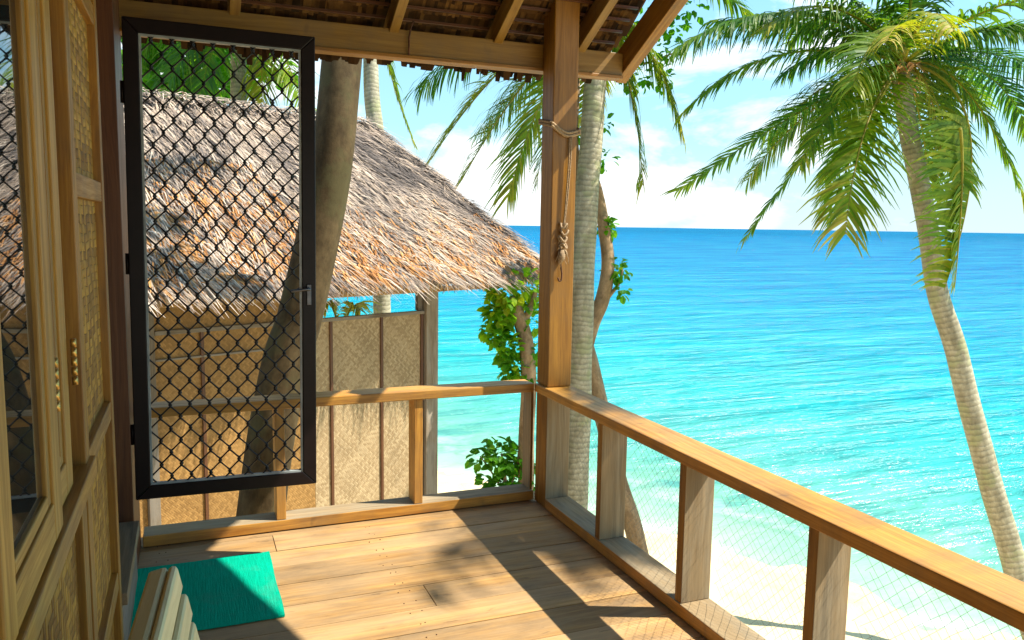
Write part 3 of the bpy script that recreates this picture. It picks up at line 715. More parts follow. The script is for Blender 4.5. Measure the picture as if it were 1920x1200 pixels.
for sg in (-1, 1):
    MB().box((-0.17, sg*(hw-0.04)-0.018, 0.375), (0.26, sg*(hw-0.04)+0.018, 0.419), 0.5).build('seat_rail', 'wood_cream', ch, 0.004)
    for xx in (-0.15, 0.22):
        MB().box((xx-0.02, sg*(hw-0.04)-0.018, 0.0), (xx+0.02, sg*(hw-0.04)+0.018, 0.374), 0.5).build('leg', 'wood_cream', ch, 0.004)

# ------------------------------------------------------------------ thatched hut next door
HA = math.atan2(0.375, 0.927)
HO = Vector((0.8, 5.0, 0.0))
hut = thing('thatched_hut', 'bamboo-walled hut with a shaggy thatched hip roof standing below the deck', 'hut', HO, HA)
HB = -3.6
def hpart(name, mat, lo, hi, tint=0.5, bevel=0.004): return MB().box(lo, hi, tint).build(name, mat, hut, bevel)
hpart('corner_post', 'wood_hut', (-0.085, -0.06, HB), (0.09, 0.08, 0.93), 0.55)
hpart('corner_post', 'wood_hut', (-3.30, -0.05, HB), (-3.20, 0.07, 0.93), 0.15)
hpart('corner_post', 'wood_hut', (-0.085, 3.35, HB-1), (0.09, 3.5, 0.93), 0.5)
hpart('corner_post', 'wood_hut', (-5.6, -0.07, HB), (-5.45, 0.07, 0.93), 0.5)
hpart('corner_post', 'wood_hut', (-5.6, 3.35, HB), (-5.45, 3.5, 0.93), 0.5)
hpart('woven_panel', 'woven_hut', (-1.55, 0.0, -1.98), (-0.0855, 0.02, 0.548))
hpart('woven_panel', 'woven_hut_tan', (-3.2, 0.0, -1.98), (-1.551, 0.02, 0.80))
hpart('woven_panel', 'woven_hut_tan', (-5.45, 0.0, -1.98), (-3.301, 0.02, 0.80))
for x in (-5.4, -4.4, -2.75, -1.345, -0.69, -0.12):
    hpart('batten', 'wood_red', (x-0.017, -0.022, -1.95), (x+0.017, -0.001, 0.545), 0.35)
hpart('batten', 'wood_hut', (-3.19, -0.03, 0.545), (-0.09, 0.03, 0.585), 0.3)
hpart('batten', 'wood_hut', (-3.19, -0.03, -2.05), (-0.09, 0.03, -1.985), 0.4)
hpart('batten', 'wood_hut', (-3.19, -0.022, 0.30), (-1.6, -0.001, 0.32), 0.4)
hpart('post_brace', 'wood_hut', (-0.165, 0.0, 0.586), (-0.10, 0.06, 0.80), 0.0)
hpart('eave_beam', 'wood_hut', (-5.7, -0.05, 0.80), (0.15, 0.05, 0.88), 0.6)
hpart('eave_beam', 'wood_hut', (-5.7, 3.38, 0.80), (0.15, 3.48, 0.88), 0.6)
hpart('fascia', 'wood_pale', (-3.3, -0.40, 0.84), (1.2, -0.37, 0.90), 0.5)
hpart('floor_platform', 'wood_hut', (-5.6, -0.02, -2.2), (0.05, 3.5, -2.06), 0.4)
hpart('side_wall', 'woven_hut', (-5.5, 0.09, -2.05), (-5.47, 3.34, 0.8))
# roof solid: hip at the right
EX, EY0, EY1, EZ = 1.42, -0.52, 4.4, 0.93
RX, RY, RZ = 0.38, 1.95, 3.02
LX = -6.0
tk = 0.20
core = MB()
c_ = [Vector(p) for p in ((LX, EY0, EZ), (EX, EY0, EZ), (EX, EY1, EZ), (LX, EY1, EZ), (LX, RY, RZ-0.05), (RX, RY, RZ-0.05))]
c2 = [p+Vector((0, 0, tk*0.7)) for p in c_[:4]]
vs = c_+c2     # 0-3 lower eave, 4-5 ridge, 6-9 upper eave
fsr = [(6, 7, 5, 4), (7, 8, 5), (8, 9, 4, 5), (9, 6, 4), (0, 1, 7, 6), (1, 2, 8, 7), (2, 3, 9, 8), (3, 0, 6, 9), (3, 2, 1, 0)]
core.add(vs, fsr, [tuple(v) for v in vs], 0.35)
A, B_, C_, D_ = c2[0], c2[1], c_[5], c_[4]
nF = (B_-A).cross(D_-A).normalized()
def face_pt(u, v):     # u along the eave 0..1, v up the slope 0..1
    return lerp(lerp(A, B_, u), lerp(D_, C_, u), v)
E2, F2 = c2[1], c2[2]
nH = (F2-E2).cross(C_-E2).normalized()
def hip_pt(u, v): return lerp(lerp(E2, F2, u), C_, v)
strawP = MB(); 
def hsh(i, j): return (math.sin(i*127.1+j*311.7)*43758.5453) % 1.0
def clump(p):
    q = p.x+0.5*p.y; r_ = p.z*1.3+p.y*0.4
    i, j = math.floor(q/0.13+0.3*math.sin(r_*9)), math.floor(r_/0.30+0.4*math.sin(q*7))
    return hsh(i, j), hsh(i+17, j+5), hsh(i+3, j+41)
def straw(p, down, side, n, ln, wd, tint, lift):
    h1, h2, h3 = clump(p)
    dr = (down+side*(rnd.gauss(0, 0.14)+(h1-0.5)*0.62)).normalized()
    tint = min(0.98, max(0.02, tint+(h2-0.5)*0.42)); lift += h3*0.035; ln *= 1.15
    sd_ = dr.cross(n).normalized()
    q = p+dr*ln*0.5+n*(lift+0.012); r_ = p+dr*ln+n*(lift*0.6+rnd.uniform(-.01, .035))
    strawP.ribbon([p+n*0.004, q, r_], [wd, wd*1.05, wd*0.25], sd_, tint)
def tone(pos, v):
    # weathered grey and painted-in blue-grey shading higher up, orange new growth near the eave and to the left
    base = 0.45+0.10*math.sin(pos.x*2.1+pos.z*1.7)+0.08*math.sin(pos.x*5.3-pos.z*3.1)
    worn_shade = max(0.0, min(1.0, (pos.x+2.2)/1.8))*max(0.0, min(1.0, (v-0.15)/0.5))
    return base-0.28*worn_shade*(0.6+0.5*math.sin(pos.x*4.1+pos.z*5.7))
up = (D_-A).normalized(); upF = (up-nF*up.dot(nF)).normalized()
NS = 25000
for i in range(NS):
    v = 1-math.sqrt(rnd.random()) if False else rnd.random()**1.05; u = rnd.uniform(0.28, 1.0)
    p = face_pt(u, v*0.99)
    if p.x < -3.9: continue
    tn = min(0.98, max(0.02, rnd.gauss(tone(p, v), 0.17)))
    straw(p, (-upF*1.0+Vector((0.25+0.55*max(0.0, min(1.0, (p.x+2.3)/2.2)), 0, 0))).normalized(), Vector((1, 0, 0)), nF, rnd.uniform(0.16, 0.5), rnd.uniform(0.004, 0.015), tn, rnd.uniform(0.0, 0.05))
for i in range(3500):
    v = rnd.random(); u = rnd.random()
    p = hip_pt(u, v*0.98); dn = (lerp(E2, F2, u)-C_).normalized()
    straw(p, dn, Vector((0, 1, 0)), nH, rnd.uniform(0.12, 0.32), rnd.uniform(0.008, 0.02), min(0.98, max(0.02, rnd.gauss(0.55, 0.2))), rnd.uniform(0, 0.04))
for i in range(1300):     # along hip and ridge
    v = rnd.random(); p = lerp(E2, C_, v); dn = (E2-C_).normalized()
    n_ = (nF+nH).normalized(); straw(p-n_*0.01, (dn+Vector((rnd.gauss(0, .3), rnd.gauss(0, .3), 0))).normalized(), Vector((1, 0, 0)), n_, rnd.uniform(0.1, 0.3), rnd.uniform(0.008, 0.02), rnd.uniform(0.2, 0.75), 0.015)
for i in range(900):
    p = lerp(D_, C_, rnd.uniform(0.3, 1)); straw(p+Vector((0, rnd.uniform(-.05, .05), rnd.uniform(0, .05))), (-upF+Vector((rnd.gauss(0, .8), 0, rnd.uniform(0, .5)))).normalized(), Vector((1, 0, 0)), Vector((0, -0.5, 0.85)), rnd.uniform(0.12, 0.4), rnd.uniform(0.008, 0.022), rnd.uniform(0.15, 0.7), 0.02)
core.v += []; rf_ = core.build('roof', 'thatch_pale', hut)
strawP.build('thatch_layer', 'thatch_pale', rf_)
strawP = MB()
for i in range(14000):     # newer orange straw in the lower courses and dead-leaf fringe
    u = rnd.uniform(0.3, 1.0)**0.9; u = max(0.3, u)
    v = abs(rnd.gauss(0, 0.15 if u > 0.62 else 0.32))
    p = face_pt(u, min(v, 0.6))
    if p.x > -0.9 and rnd.random() < 0.55: continue
    straw(p, (-upF+Vector((0.2, 0, 0))).normalized(), Vector((1, 0, 0)), nF, rnd.uniform(0.10, 0.30), rnd.uniform(0.007, 0.02), min(0.98, max(0.02, rnd.gauss(0.50, 0.24))), rnd.uniform(0.005, 0.045))
strawP.build('thatch_layer', 'thatch_orange', rf_)
strawP = MB()
for i in range(2600):     # hanging eave fringe
    u = rnd.uniform(0.3, 1.0); p = lerp(A, B_, u)+Vector((0, rnd.uniform(0.0, 0.12), rnd.uniform(-.10, 0.02)))
    straw(p+Vector((0, -0.01, 0)), Vector((rnd.gauss(0.1, .2), -0.12, -1)).normalized(), Vector((1, 0, 0)), Vector((0, -1, 0.2)).normalized(), rnd.uniform(0.05, 0.15), rnd.uniform(0.008, 0.022), min(.98, max(.02, rnd.gauss(0.45, .27))), rnd.uniform(0, .03))
for i in range(900):
    u = rnd.random(); p = lerp(E2, F2, u)+Vector((-rnd.uniform(0.0, 0.1), 0, rnd.uniform(-.10, 0.02)))
    straw(p, Vector((0.35, rnd.gauss(0, .3), -1)).normalized(), Vector((0, 1, 0)), Vector((1, 0, 0.2)).normalized(), rnd.uniform(0.05, 0.15), rnd.uniform(0.008, 0.022), min(.98, max(.02, rnd.gauss(0.45, .27))), rnd.uniform(0, .03))
strawP.build('eave_fringe', 'thatch_pale', rf_)

# ------------------------------------------------------------------ palms
def frond_mesh(p0, pc, p1, leaf=0.55, tint=0.35, npair=84, droop=0.9, rr0=0.022, wide=0.036, start=0.12, spread=0.3, ragged=0.03, sv_fixed=None, fwd=1.0):
    """a feather frond from p0 over pc to p1, leaflets hanging from its midrib; returns an MB"""
    mb = MB(); n = 26; pts = []
    for i in range(n+1):
        u = i/n; pts.append(p0*(1-u)**2+pc*2*u*(1-u)+p1*u*u)
    mb.tube(pts, [rr0*(1-0.85*i/n) for i in range(n+1)], 5, min(0.95, tint+0.32), True)
    L = sum((pts[i+1]-pts[i]).length for i in range(n))
    wr = rnd.uniform(-0.25, 0.25)
    for k in range(npair):
        u = start+(1-start)*(k+rnd.uniform(-.3, .3))/npair
        u = min(max(u, 0.03), 0.995)
        p = p0*(1-u)**2+pc*2*u*(1-u)+p1*u*u
        d = ((pc-p0)*(1-u)*2+(p1-pc)*2*u).normalized()
        sv = d.cross(Vector((0, 0, 1)))
        if sv.length < 0.15: sv = d.cross(Vector((-0.4, 1, 0.3)))
        if sv_fixed is not None: sv = sv_fixed-d*sv_fixed.dot(d)
        sv.normalize(); upn = sv.cross(d).normalized()
        for sg in ((1,) if sv_fixed is not None else (-1, 1)):
            if rnd.random() < 0.05+ragged: continue
            ll = leaf*(0.30+0.85*math.sin(math.pi*(0.10+0.80*u))**0.8)*rnd.uniform(0.62, 1.15)
            fw = (0.35+0.9*u**1.5)*fwd
            dr = (sv*sg*1.0+d*fw+upn*(0.28+wr*sg)+Vector((0, 0, rnd.gauss(0, spread*0.4)))+d*rnd.gauss(0, spread*0.5)).normalized()
            q = Vector(p); lp = [Vector(q)]; cur = dr; dv = rnd.uniform(0.6, 1.35)
            for sgm in range(4):
                cur = (cur+Vector((0, 0, -droop*dv*0.25*(0.6+0.5*sgm)))).normalized()
                q = q+cur*ll/4; lp.append(Vector(q))
            wd = wide*rnd.uniform(0.7, 1.15)
            ns = []
            for i2 in range(5):
                dd = (lp[min(i2+1, 4)]-lp[max(i2-1, 0)]).normalized()
                sdv = dd.cross(d); 
                if sdv.length < 0.05: sdv = dd.cross(upn)
                sdv = (dd.cross(sdv)).normalized()
                ns.append((sdv+upn*0.25*sg).normalized())
            tn = min(0.97, max(0.02, tint+rnd.gauss(0, 0.09)+(0.18 if u > 0.9 else 0)))
            mb.ribbon(lp, [wd*0.6, wd, wd*0.85, wd*0.55, wd*0.1], ns, tn)
    return mb
def palm(name_label, trunk_pts, radii, bark_m, fronds, group='palm trees', leaf=0.55, extra=True, lump=0.03, seg=14):
    base = Vector(trunk_pts[0]); root = thing('palm_tree', name_label, 'palm tree', base)
    tp_ = bez(trunk_pts, 10); n = len(tp_)
    rads = [radii[0]+(radii[1]-radii[0])*i/(n-1) for i in range(n)]
    rads[0] *= 1.25; rads[1] *= 1.1
    MB().tube([p-base for p in tp_], rads, seg, 0.5, True, lump).build('trunk', bark_m, root)
    for fr in fronds:
        p0, pc, p1 = (Vector(x)-base for x in fr[:3]); kw = dict(fr[3]) if len(fr) > 3 else {}
        kw.setdefault('leaf', leaf)
        frond_mesh(p0, pc, p1, **kw).build('frond', 'palm_leaf', root)
    return root, base
def crown_fibre(root, base, c, r, n=60):
    mb = MB()
    for i in range(n):
        d = Vector((rnd.gauss(0, 1), rnd.gauss(0, 1), rnd.uniform(-0.4, 1))).normalized()
        p = Vector(c)-base+Vector((0, 0, rnd.uniform(-.25, .1)))
        mb.ribbon([p, p+d*r*0.6, p+d*r+Vector((0, 0, -.12))], [0.05, 0.04, 0.006], d.cross(Vector((0, 0, 1))).normalized(), rnd.uniform(0.55, 0.97))
    mb.build('crown_fibre', 'thatch_orange', root)
def auto_fronds(c, n, L, tints=(0.2, 0.5), el=(-0.1, 1.0), az0=0.0, leaf=0.55, az=None, droop=0.9):
    out = []
    for i in range(n):
        a = (az0+2*math.pi*i/n+rnd.uniform(-.25, .25)) if az is None else rnd.uniform(*az)
        e_ = rnd.uniform(*el); l = L*rnd.uniform(0.85, 1.1)
        d = Vector((math.cos(a)*math.cos(e_), math.sin(a)*math.cos(e_), math.sin(e_)))
        h = Vector((math.cos(a), math.sin(a), 0))
        out.append((Vector(c), Vector(c)+d*l*0.6, Vector(c)+d*l*0.55+h*l*0.42+Vector((0, 0, -l*(0.18+0.3*(1-e_)))), dict(tint=rnd.uniform(*tints), leaf=leaf, droop=droop)))
    return out

# the palm on the right, leaning over the water
tp = [P(1935, 1180, 10), P(1905, 1070, 10), P(1865, 930, 10), P(1828, 800, 10), P(1790, 650, 10), P(1757, 540, 10), P(1735, 400, 10), P(1706, 260, 10), P(1690, 140, 10)]
b0_ = tp[0]; zg = ground_z(b0_.x+0.25, b0_.y-0.2)
tp = [Vector((b0_.x+0.35, b0_.y-0.15, min(zg, ZS)-0.3))]+tp
CR = P(1695, 118, 10)
LEFT = -RT
fr = [
 (CR, P(1500, -55, 9.6), P(1268, 90, 9.2), dict(tint=0.30, leaf=0.62, droop=1.4, npair=100)),
 (CR, P(1560, 20, 10.3), P(1340, 40, 10.8), dict(tint=0.24, leaf=0.55, droop=1.3, npair=90)),
 (CR, P(1590, 50, 10.8), P(1470, 140, 11.6), dict(tint=0.26, leaf=0.5, droop=1.2)),
 (CR, P(1540, 170, 9.7), P(1270, 358, 9.3), dict(tint=0.42, leaf=0.50, droop=0.6, npair=90)),
 (CR, P(1575, 190, 10.4), P(1395, 450, 10.8), dict(tint=0.46, leaf=0.40, droop=0.8, ragged=0.25)),
 (CR, P(1610, 190, 9.2), P(1585, 440, 8.8), dict(tint=0.64, leaf=0.68, droop=0.5, npair=96)),
 (CR, P(1600, 110, 9.4), P(1500, 310, 9.0), dict(tint=0.50, leaf=0.5, droop=0.8)),
 (CR, P(1630, 200, 9.6), P(1550, 410, 9.6), dict(tint=0.60, leaf=0.45, droop=0.7, ragged=0.2)),
 (CR, P(1905, 150, 9.3), P(1770, 545, 9.2), dict(tint=0.58, leaf=0.82, droop=0.4, npair=120, wide=0.05, start=0.46, sv_fixed=LEFT, fwd=0.2)),
 (P(1800, 240, 9.25), P(1812, 320, 9.2), P(1790, 540, 9.2), dict(tint=0.58, leaf=0.30, droop=0.9, npair=40, start=0.3)),
 (CR, P(1820, 90, 10), P(1930, 400, 9.8), dict(tint=0.52, leaf=0.48, droop=1.1)),
 (CR, P(1810, 60, 10.4), P(2010, 150, 10.8), dict(tint=0.24, leaf=0.70, droop=1.4, npair=100)),
 (CR, P(1840, 20, 9.6), P(2080, 60, 9.4), dict(tint=0.28, leaf=0.65, droop=1.3)),
 (CR, P(1760, -120, 10), P(1900, -190, 10.2), dict(tint=0.28, leaf=0.6)),
 (CR, P(1730, -150, 9.5), P(1700, -260, 8.8), dict(tint=0.35, leaf=0.6)),
 (CR, P(1640, -120, 10), P(1500, -200, 10.2), dict(tint=0.26, leaf=0.6, droop=1.1)),
 (CR, P(1600, -60, 10.4), P(1420, -60, 11.0), dict(tint=0.26, leaf=0.6, droop=1.4)),
 (CR, P(1700, 0, 8.6), P(1660, 80, 7.6), dict(tint=0.82, leaf=0.5, droop=1.2, npair=46)),
 (CR, P(1740, -30, 8.8), P(1790, 60, 7.8), dict(tint=0.74, leaf=0.5, droop=1.2, npair=46)),
 (CR, P(1680, 40, 11.4), P(1640, 150, 12.6), dict(tint=0.4, leaf=0.5)),
 (CR, P(1760, 40, 11.4), P(1850, 200, 12.4), dict(tint=0.44, leaf=0.5)),
 (CR, P(1770, 90, 10.6), P(1785, 300, 11.2), dict(tint=0.66, leaf=0.42, ragged=0.25)),
 (CR, P(1750, 130, 9.9), P(1768, 310, 9.8), dict(tint=0.9, leaf=0.34, ragged=0.45, droop=1.3)),
]+auto_fronds(CR, 8, 2.7, (0.3, 0.55), (0.25, 1.1), leaf=0.55)+auto_fronds(CR, 6, 2.0, (0.4, 0.65), (-0.5, 0.1), leaf=0.5, az=(0.2, 2.6))
root, base = palm('tall coconut palm with a long thin leaning trunk, rising in front of the open sea', tp, (0.15, 0.112), 'palm_bark', fr)
crown_fibre(root, base, CR+Vector((0, 0, -0.1)), 0.35)

# the palm just beyond the corner post
tp = [P(1068, 1120, 11.0), P(1073, 1000, 11.0), P(1078, 935, 11.0), P(1085, 750, 11.0), P(1090, 600, 11.0), P(1095, 450, 11.0), P(1106, 300, 11.0), P(1117, 145, 11.0), P(1130, -20, 11.0)]
CR2 = P(1128, 10, 11.0)
fr = [
 (CR2, P(960, 60, 11.0), P(808, 300, 11.2), dict(tint=0.70, leaf=0.74, droop=0.45, npair=94)),
 (CR2, P(985, 120, 11.4), P(866, 338, 11.5), dict(tint=0.66, leaf=0.74, droop=0.45, npair=94)),
 (CR2, P(1010, 150, 10.6), P(952, 370, 10.5), dict(tint=0.66, leaf=0.74, droop=0.45)),
 (CR2, P(940, 20, 11.5), P(790, 165, 12.0), dict(tint=0.25, leaf=0.72, droop=1.3)),
 (CR2, P(1020, 100, 12.0), P(905, 245, 12.7), dict(tint=0.55, leaf=0.72, droop=1.0)),
 (CR2, P(1040, 130, 11.7), P(1005, 350, 12.0), dict(tint=0.5, leaf=0.62, droop=0.9)),
 (CR2, P(1190, 120, 11.2), P(1206, 348, 11.2), dict(tint=0.60, leaf=0.58, droop=1.6, ragged=0.15)),
 (CR2, P(1230, 60, 11.2), P(1276, 240, 11.2), dict(tint=0.62, leaf=0.55, droop=1.6, ragged=0.15)),
 (CR2, P(1120, 80, 12.2), P(1085, 250, 12.8), dict(tint=0.75, leaf=0.55)),
]+auto_fronds(CR2, 6, 2.5, (0.2, 0.45), (0.4, 1.2), az=(-0.9, 1.9))
root, base = palm('grey ringed palm trunk rising close behind the corner post', tp, (0.19, 0.15), 'palm_bark', fr)
crown_fibre(root, base, CR2, 0.35)

# big leaning trunk between the railing and the hut
tp = [Vector((-1.70, 1.25, ground_z(-1.7, 1.2)-0.3)), P(466, 1080, 5.35), P(487, 975, 5.3), P(528, 700, 5.3), P(560, 600, 5.32), P(590, 480, 5.32), P(622, 300, 5.35), P(642, 110, 5.4), P(652, -200, 5.5), P(655, -600, 5.6)]
CR3 = P(656, -640, 5.62)
root, base = palm('thick smooth brown palm trunk leaning to the right, between the railing and the thatched hut', tp, (0.165, 0.125), 'palm_bark_plain', auto_fronds(CR3, 11, 2.6, (0.2, 0.5), (0.2, 1.0)), lump=0.035, seg=20)

# slim palms behind the hut
tp = [Vector((-0.5, 11.6, ground_z(-0.5, 11.6)-.2)), P(452, 400, 14), P(448, 185, 14), P(447, 90, 14), P(446, 20, 14)]
CR4 = P(446, 10, 14)
fr = [(CR4, P(520, 20, 13.6), P(575, 225, 13.2), dict(tint=0.62, leaf=0.75, droop=0.8)), (CR4, P(500, 40, 14), P(490, 215, 14), dict(tint=0.78, leaf=0.7, droop=0.8)),
      (CR4, P(560, 0, 14), P(640, 130, 14), dict(tint=0.45, leaf=0.8, droop=1.0)), (CR4, P(380, 10, 13.5), P(300, 190, 13), dict(tint=0.3, leaf=0.8, droop=1.0)),
      (CR4, P(400, 60, 13.2), P(370, 200, 13), dict(tint=0.35, leaf=0.75, droop=0.9)), (CR4, P(340, -20, 14), P(240, 110, 14), dict(tint=0.28, leaf=0.8, droop=1.2)),
      (CR4, P(560, -60, 14), P(600, 60, 15), dict(tint=0.5, leaf=0.7))]+auto_fronds(CR4, 6, 3.0, (0.3, 0.5), (0.3, 1.1))
root, base = palm('slim pale palm trunk behind the hut roof, seen through the screen door mesh', tp, (0.16, 0.12), 'palm_bark', fr)
tp = [Vector((1.5, 10.4, ground_z(1.5, 10.4)-.2)), P(716, 560, 14), P(708, 300, 14), P(698, 180, 14), P(694, 90, 14), P(690, -90, 14)]
CR5 = P(690, -100, 14)
fr = [(CR5, P(715, 120, 14.6), P(776, 268, 14.8), dict(tint=0.60, leaf=0.38, droop=0.9, start=0.4))]+auto_fronds(CR5, 9, 2.6, (0.25, 0.5), (0.5, 1.2))
root, base = palm('slim pale palm trunk behind the hut ridge, right of the thick leaning trunk', tp, (0.16, 0.12), 'palm_bark', fr)

# palm standing off to the right of the deck: its crown shades the corner
tp = [Vector((7.2, -6.2, ground_z(7.2, -6.2)-.2)), Vector((7.15, -5.6, -1)), Vector((6.9, -4.3, 4)), Vector((6.55, -3.0, 8.8))]
CR6 = Vector((6.5, -2.92, 9.0))
sh_t = [(-0.15, 0.15), (0.10, -0.2), (0.14, -0.6), (0.12, -0.95), (-0.10, -0.42), (0.35, 0.3), (0.3, -0.4), (-0.2, -0.02), (0.05, 0.1), (0.25, -0.7), (0.02, -0.75), (-0.15, -0.6), (-0.12, -0.85), (0.02, -0.32), (-0.25, -0.3)]
fr = []
for (tx, ty) in sh_t:
    tz = 8.0; tip = Vector((tx+SUNX*tz, ty+SUNY*tz, tz))
    fr.append((CR6, (CR6+tip)/2+Vector((0, 0, 0.5)), tip+(tip-CR6)*0.25, dict(tint=0.35, leaf=0.6, droop=0.8, npair=56)))
for (tx, ty, np_) in ((-0.75, -0.55, 20), (-0.95, -0.95, 16), (-0.7, -0.1, 12)):
    tz = 8.0; tip = Vector((tx+SUNX*tz, ty+SUNY*tz, tz))
    fr.append((CR6, (CR6+tip)/2+Vector((0, 0, 0.4)), tip, dict(tint=0.4, leaf=0.45, droop=0.8, npair=np_, ragged=0.35, start=0.45, rr0=0.012)))
root, base = palm('coconut palm standing on the beach to the right of the deck', tp, (0.17, 0.12), 'palm_bark', fr+auto_fronds(CR6, 7, 2.6, (0.2, 0.45), (0.1, 1.0), az=(-1.2, 1.2)))

# ------------------------------------------------------------------ broadleaf trees and shrubs
def leaf(mb, p, d, n, ln, wd, tint):
    """one pointed leaf folded along its midrib"""
    sv = d.cross(n)
    if sv.length < 1e-3: return
    sv.normalize(); n2 = sv.cross(d)
    v = [p, p+d*ln*0.35+sv*wd/2+n2*wd*0.12, p+d*ln*0.75+sv*wd*0.36+n2*wd*0.08, p+d*ln-n2*wd*0.15, p+d*ln*0.75-sv*wd*0.36+n2*wd*0.08, p+d*ln*0.35-sv*wd/2+n2*wd*0.12, p+d*ln*0.4]
    r = rnd.uniform(0, 30); mb.add(v, [(0, 1, 6), (1, 2, 6), (2, 3, 6), (3, 4, 6), (4, 5, 6), (5, 0, 6)], [(q.x+r, q.y, q.z) for q in v], tint)
def cluster(mb, c, rad, n, ln, tint, sd_t=0.12, squash=(1, 1, 1), hang=0.4):
    for i in range(n):
        d = Vector((rnd.gauss(0, 1), rnd.gauss(0, 1), rnd.gauss(0, 1))).normalized()
        r = rad*rnd.random()**0.45
        p = c+Vector((d.x*r*squash[0], d.y*r*squash[1], d.z*r*squash[2]))
        dd = (d+Vector((rnd.gauss(0, .5), rnd.gauss(0, .5), -hang+rnd.gauss(0, .4)))).normalized()
        nn = (Vector((rnd.gauss(0, .45), -0.25+rnd.gauss(0, .45), 1))).normalized()
        l = ln*rnd.uniform(0.6, 1.2)
        leaf(mb, p, dd, nn, l, l*0.72, min(0.95, max(0.03, rnd.gauss(tint, sd_t))))
def tree(label, trunks, clusters, ln, cat='tree', name='broadleaf_tree', tm='tree_bark'):
    base = Vector(trunks[0][0][0]); base.z = min(base.z, ground_z(base.x, base.y)+0.05)
    root = thing(name, label, cat, base)
    for i, (pts, r0, r1) in enumerate(trunks):
        pp = bez(pts, 6); n = len(pp)
        MB().tube([p-base for p in pp], [r0+(r1-r0)*k/(n-1) for k in range(n)], 10, 0.5, True, 0.08).build('trunk' if i == 0 else 'limb', tm, root)
    mb = MB()
    for (c, rad, n, tn, *sq) in clusters:
        cluster(mb, Vector(c)-base, rad, n, ln, tn, squash=sq[0] if sq else (1, 1, 1))
    mb.build('foliage', 'broad_leaf', root)
    return root
D = 9.7
def gp(px, py, d): 
    p = P(px, py, d); return Vector((p.x, p.y, ground_z(p.x, p.y)-0.15))
tree('crooked brown tree with forked limbs and sparse green leaves, right behind the ringed palm trunk',
 [([gp(1222, 1060, D+1.9), P(1192, 1010, D+1.9), P(1165, 920, D+1.9), P(1142, 830, D+1.9), P(1122, 740, D+1.9), P(1102, 670, D+1.9), P(1092, 635, D+1.9)], 0.137, 0.12),
  ([P(1096, 650, D+1.9), P(1112, 605, D+1.9), P(1130, 560, D+1.9), P(1139, 490, D+1.9), P(1132, 420, D+1.9), P(1120, 360, D+1.9), P(1108, 310, D+1.9), P(1100, 200, D+1.9)], 0.125, 0.06),
  ([P(1092, 650, D+1.9), P(1080, 610, D+1.9), P(1075, 550, D+1.9), P(1066, 490, D+1.9), P(1072, 430, D+1.9), P(1084, 340, D+1.9), P(1078, 250, D+1.9), P(1082, 150, D+1.9)], 0.09, 0.042),
  ([P(1142, 555, D+1.9), P(1160, 532, D+1.9), P(1168, 505, D+1.9)], 0.03, 0.012),
  ([P(1100, 200, D+1.9), P(1150, 100, D+1.9), P(1200, 120, D+1.9), P(1262, 100, D+1.9)], 0.035, 0.012)],
 [(P(1140, 425, D+1.9), 0.13, 34, 0.5), (P(1160, 505, D+1.9), 0.17, 44, 0.45), (P(1166, 545, D+1.9), 0.10, 16, 0.4), (P(1133, 300, D+1.9), 0.14, 20, 0.4), (P(1134, 232, D+1.9), 0.10, 14, 0.4),
  (P(1080, 245, D+1.9), 0.12, 20, 0.6), (P(1072, 470, D+1.9), 0.10, 14, 0.5), (P(1067, 620, D+1.9), 0.12, 14, 0.45),
  (P(1215, 148, D+1.9), 0.30, 70, 0.35, (1.4, 1, 0.7)), (P(1250, 95, D+1.9), 0.2, 34, 0.35), (P(1265, 50, D+1.9), 0.22, 34, 0.4), (P(1290, 10, D+1.9), 0.3, 40, 0.4), (P(1200, 40, D+1.9), 0.4, 60, 0.4)], 0.125)
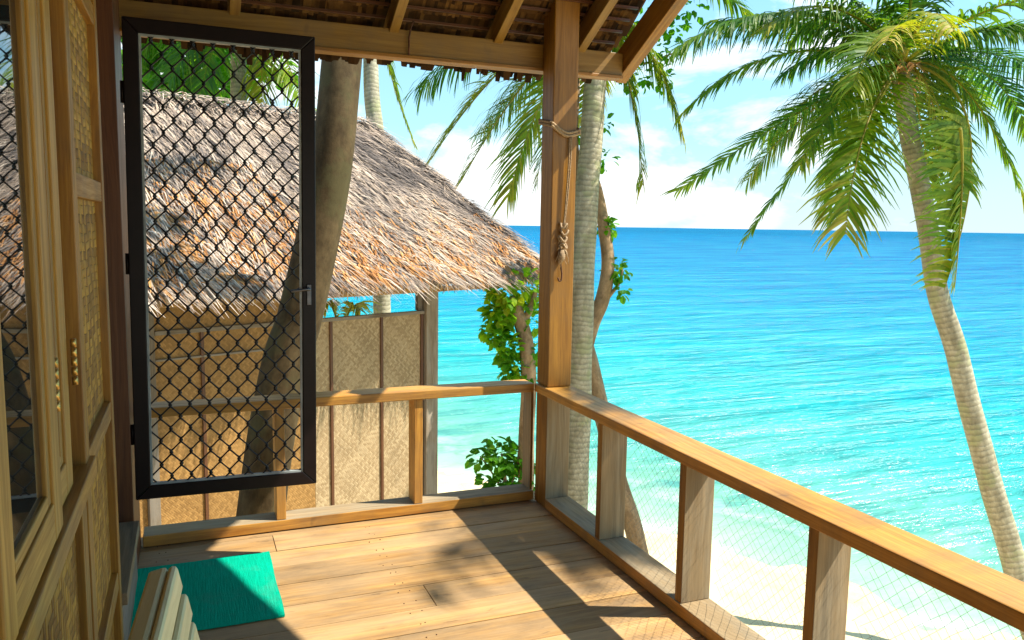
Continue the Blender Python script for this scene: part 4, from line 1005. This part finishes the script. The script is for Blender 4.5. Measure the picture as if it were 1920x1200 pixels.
tree('leafy vine-covered tree stump left of the corner post, standing before the sea',
 [([gp(985, 960, D), P(986, 880, D), P(988, 800, D), P(990, 710, D), P(987, 640, D), P(972, 590, D), P(955, 560, D)], 0.10, 0.085),
  ([P(980, 610, D), P(996, 575, D), P(1004, 545, D)], 0.05, 0.03)],
 [(P(955, 545, D), 0.25, 150, 0.75), (P(985, 540, D), 0.21, 100, 0.78), (P(938, 590, D), 0.18, 110, 0.66), (P(930, 625, D), 0.15, 70, 0.55), (P(948, 650, D), 0.17, 80, 0.52),
  (P(958, 685, D), 0.15, 60, 0.5), (P(975, 700, D), 0.15, 60, 0.48), (P(1000, 600, D), 0.16, 40, 0.6), (P(925, 570, D), 0.12, 26, 0.5), (P(1004, 660, D), 0.10, 16, 0.5)], 0.125)
tree('dark green leafy shrub on the sand behind the railing, left of the corner post',
 [([gp(950, 960, D), P(948, 930, D), P(945, 880, D), P(940, 850, D)], 0.03, 0.012), ([P(948, 930, D), P(925, 890, D), P(900, 855, D)], 0.018, 0.006), ([P(950, 930, D), P(968, 880, D), P(972, 845, D)], 0.018, 0.008)],
 [(P(945, 860, D), 0.22, 80, 0.32), (P(970, 865, D), 0.2, 66, 0.32), (P(940, 905, D), 0.25, 90, 0.26), (P(965, 910, D), 0.25, 80, 0.25), (P(915, 850, D), 0.14, 28, 0.4), (P(898, 858, D), 0.10, 14, 0.4), (P(950, 950, D), 0.3, 80, 0.25)], 0.125, 'shrub', 'shrub')
tree('broad green tree mass behind the hut roof, seen through the top of the screen door',
 [([gp(340, 700, 16), P(345, 300, 16), P(350, 120, 16)], 0.16, 0.08)],
 [(P(300, 110, 15.5), 0.8, 150, 0.3), (P(370, 120, 15.5), 0.8, 150, 0.35), (P(340, 60, 16), 1.0, 160, 0.4), (P(420, 110, 16), 0.6, 90, 0.4), (P(270, 150, 15), 0.5, 70, 0.35), (P(400, 165, 15), 0.5, 70, 0.5), (P(500, 120, 16.5), 0.5, 60, 0.6)], 0.34)
# young palm seen through the gap under the hut's eave
yb = gp(640, 700, 12.5)
yp = thing('young_palm', 'young yellow-green palm seen through the gap under the hut eave', 'palm tree', yb)
for tx, ty in ((606, 578), (676, 584)):
    c0_ = P(640, 640, 12.5)-yb
    frond_mesh(c0_, P((640+tx)/2, 545, 12.5)-yb, P(tx, ty, 12.3)-yb, leaf=0.4, tint=0.85, npair=40).build('frond', 'palm_leaf', yp)
MB().tube([Vector((0, 0, 0)), (P(640, 640, 12.5)-yb)*0.5, P(640, 640, 12.5)-yb], [0.09, 0.07, 0.05], 8, 0.5).build('trunk', 'palm_bark', yp)
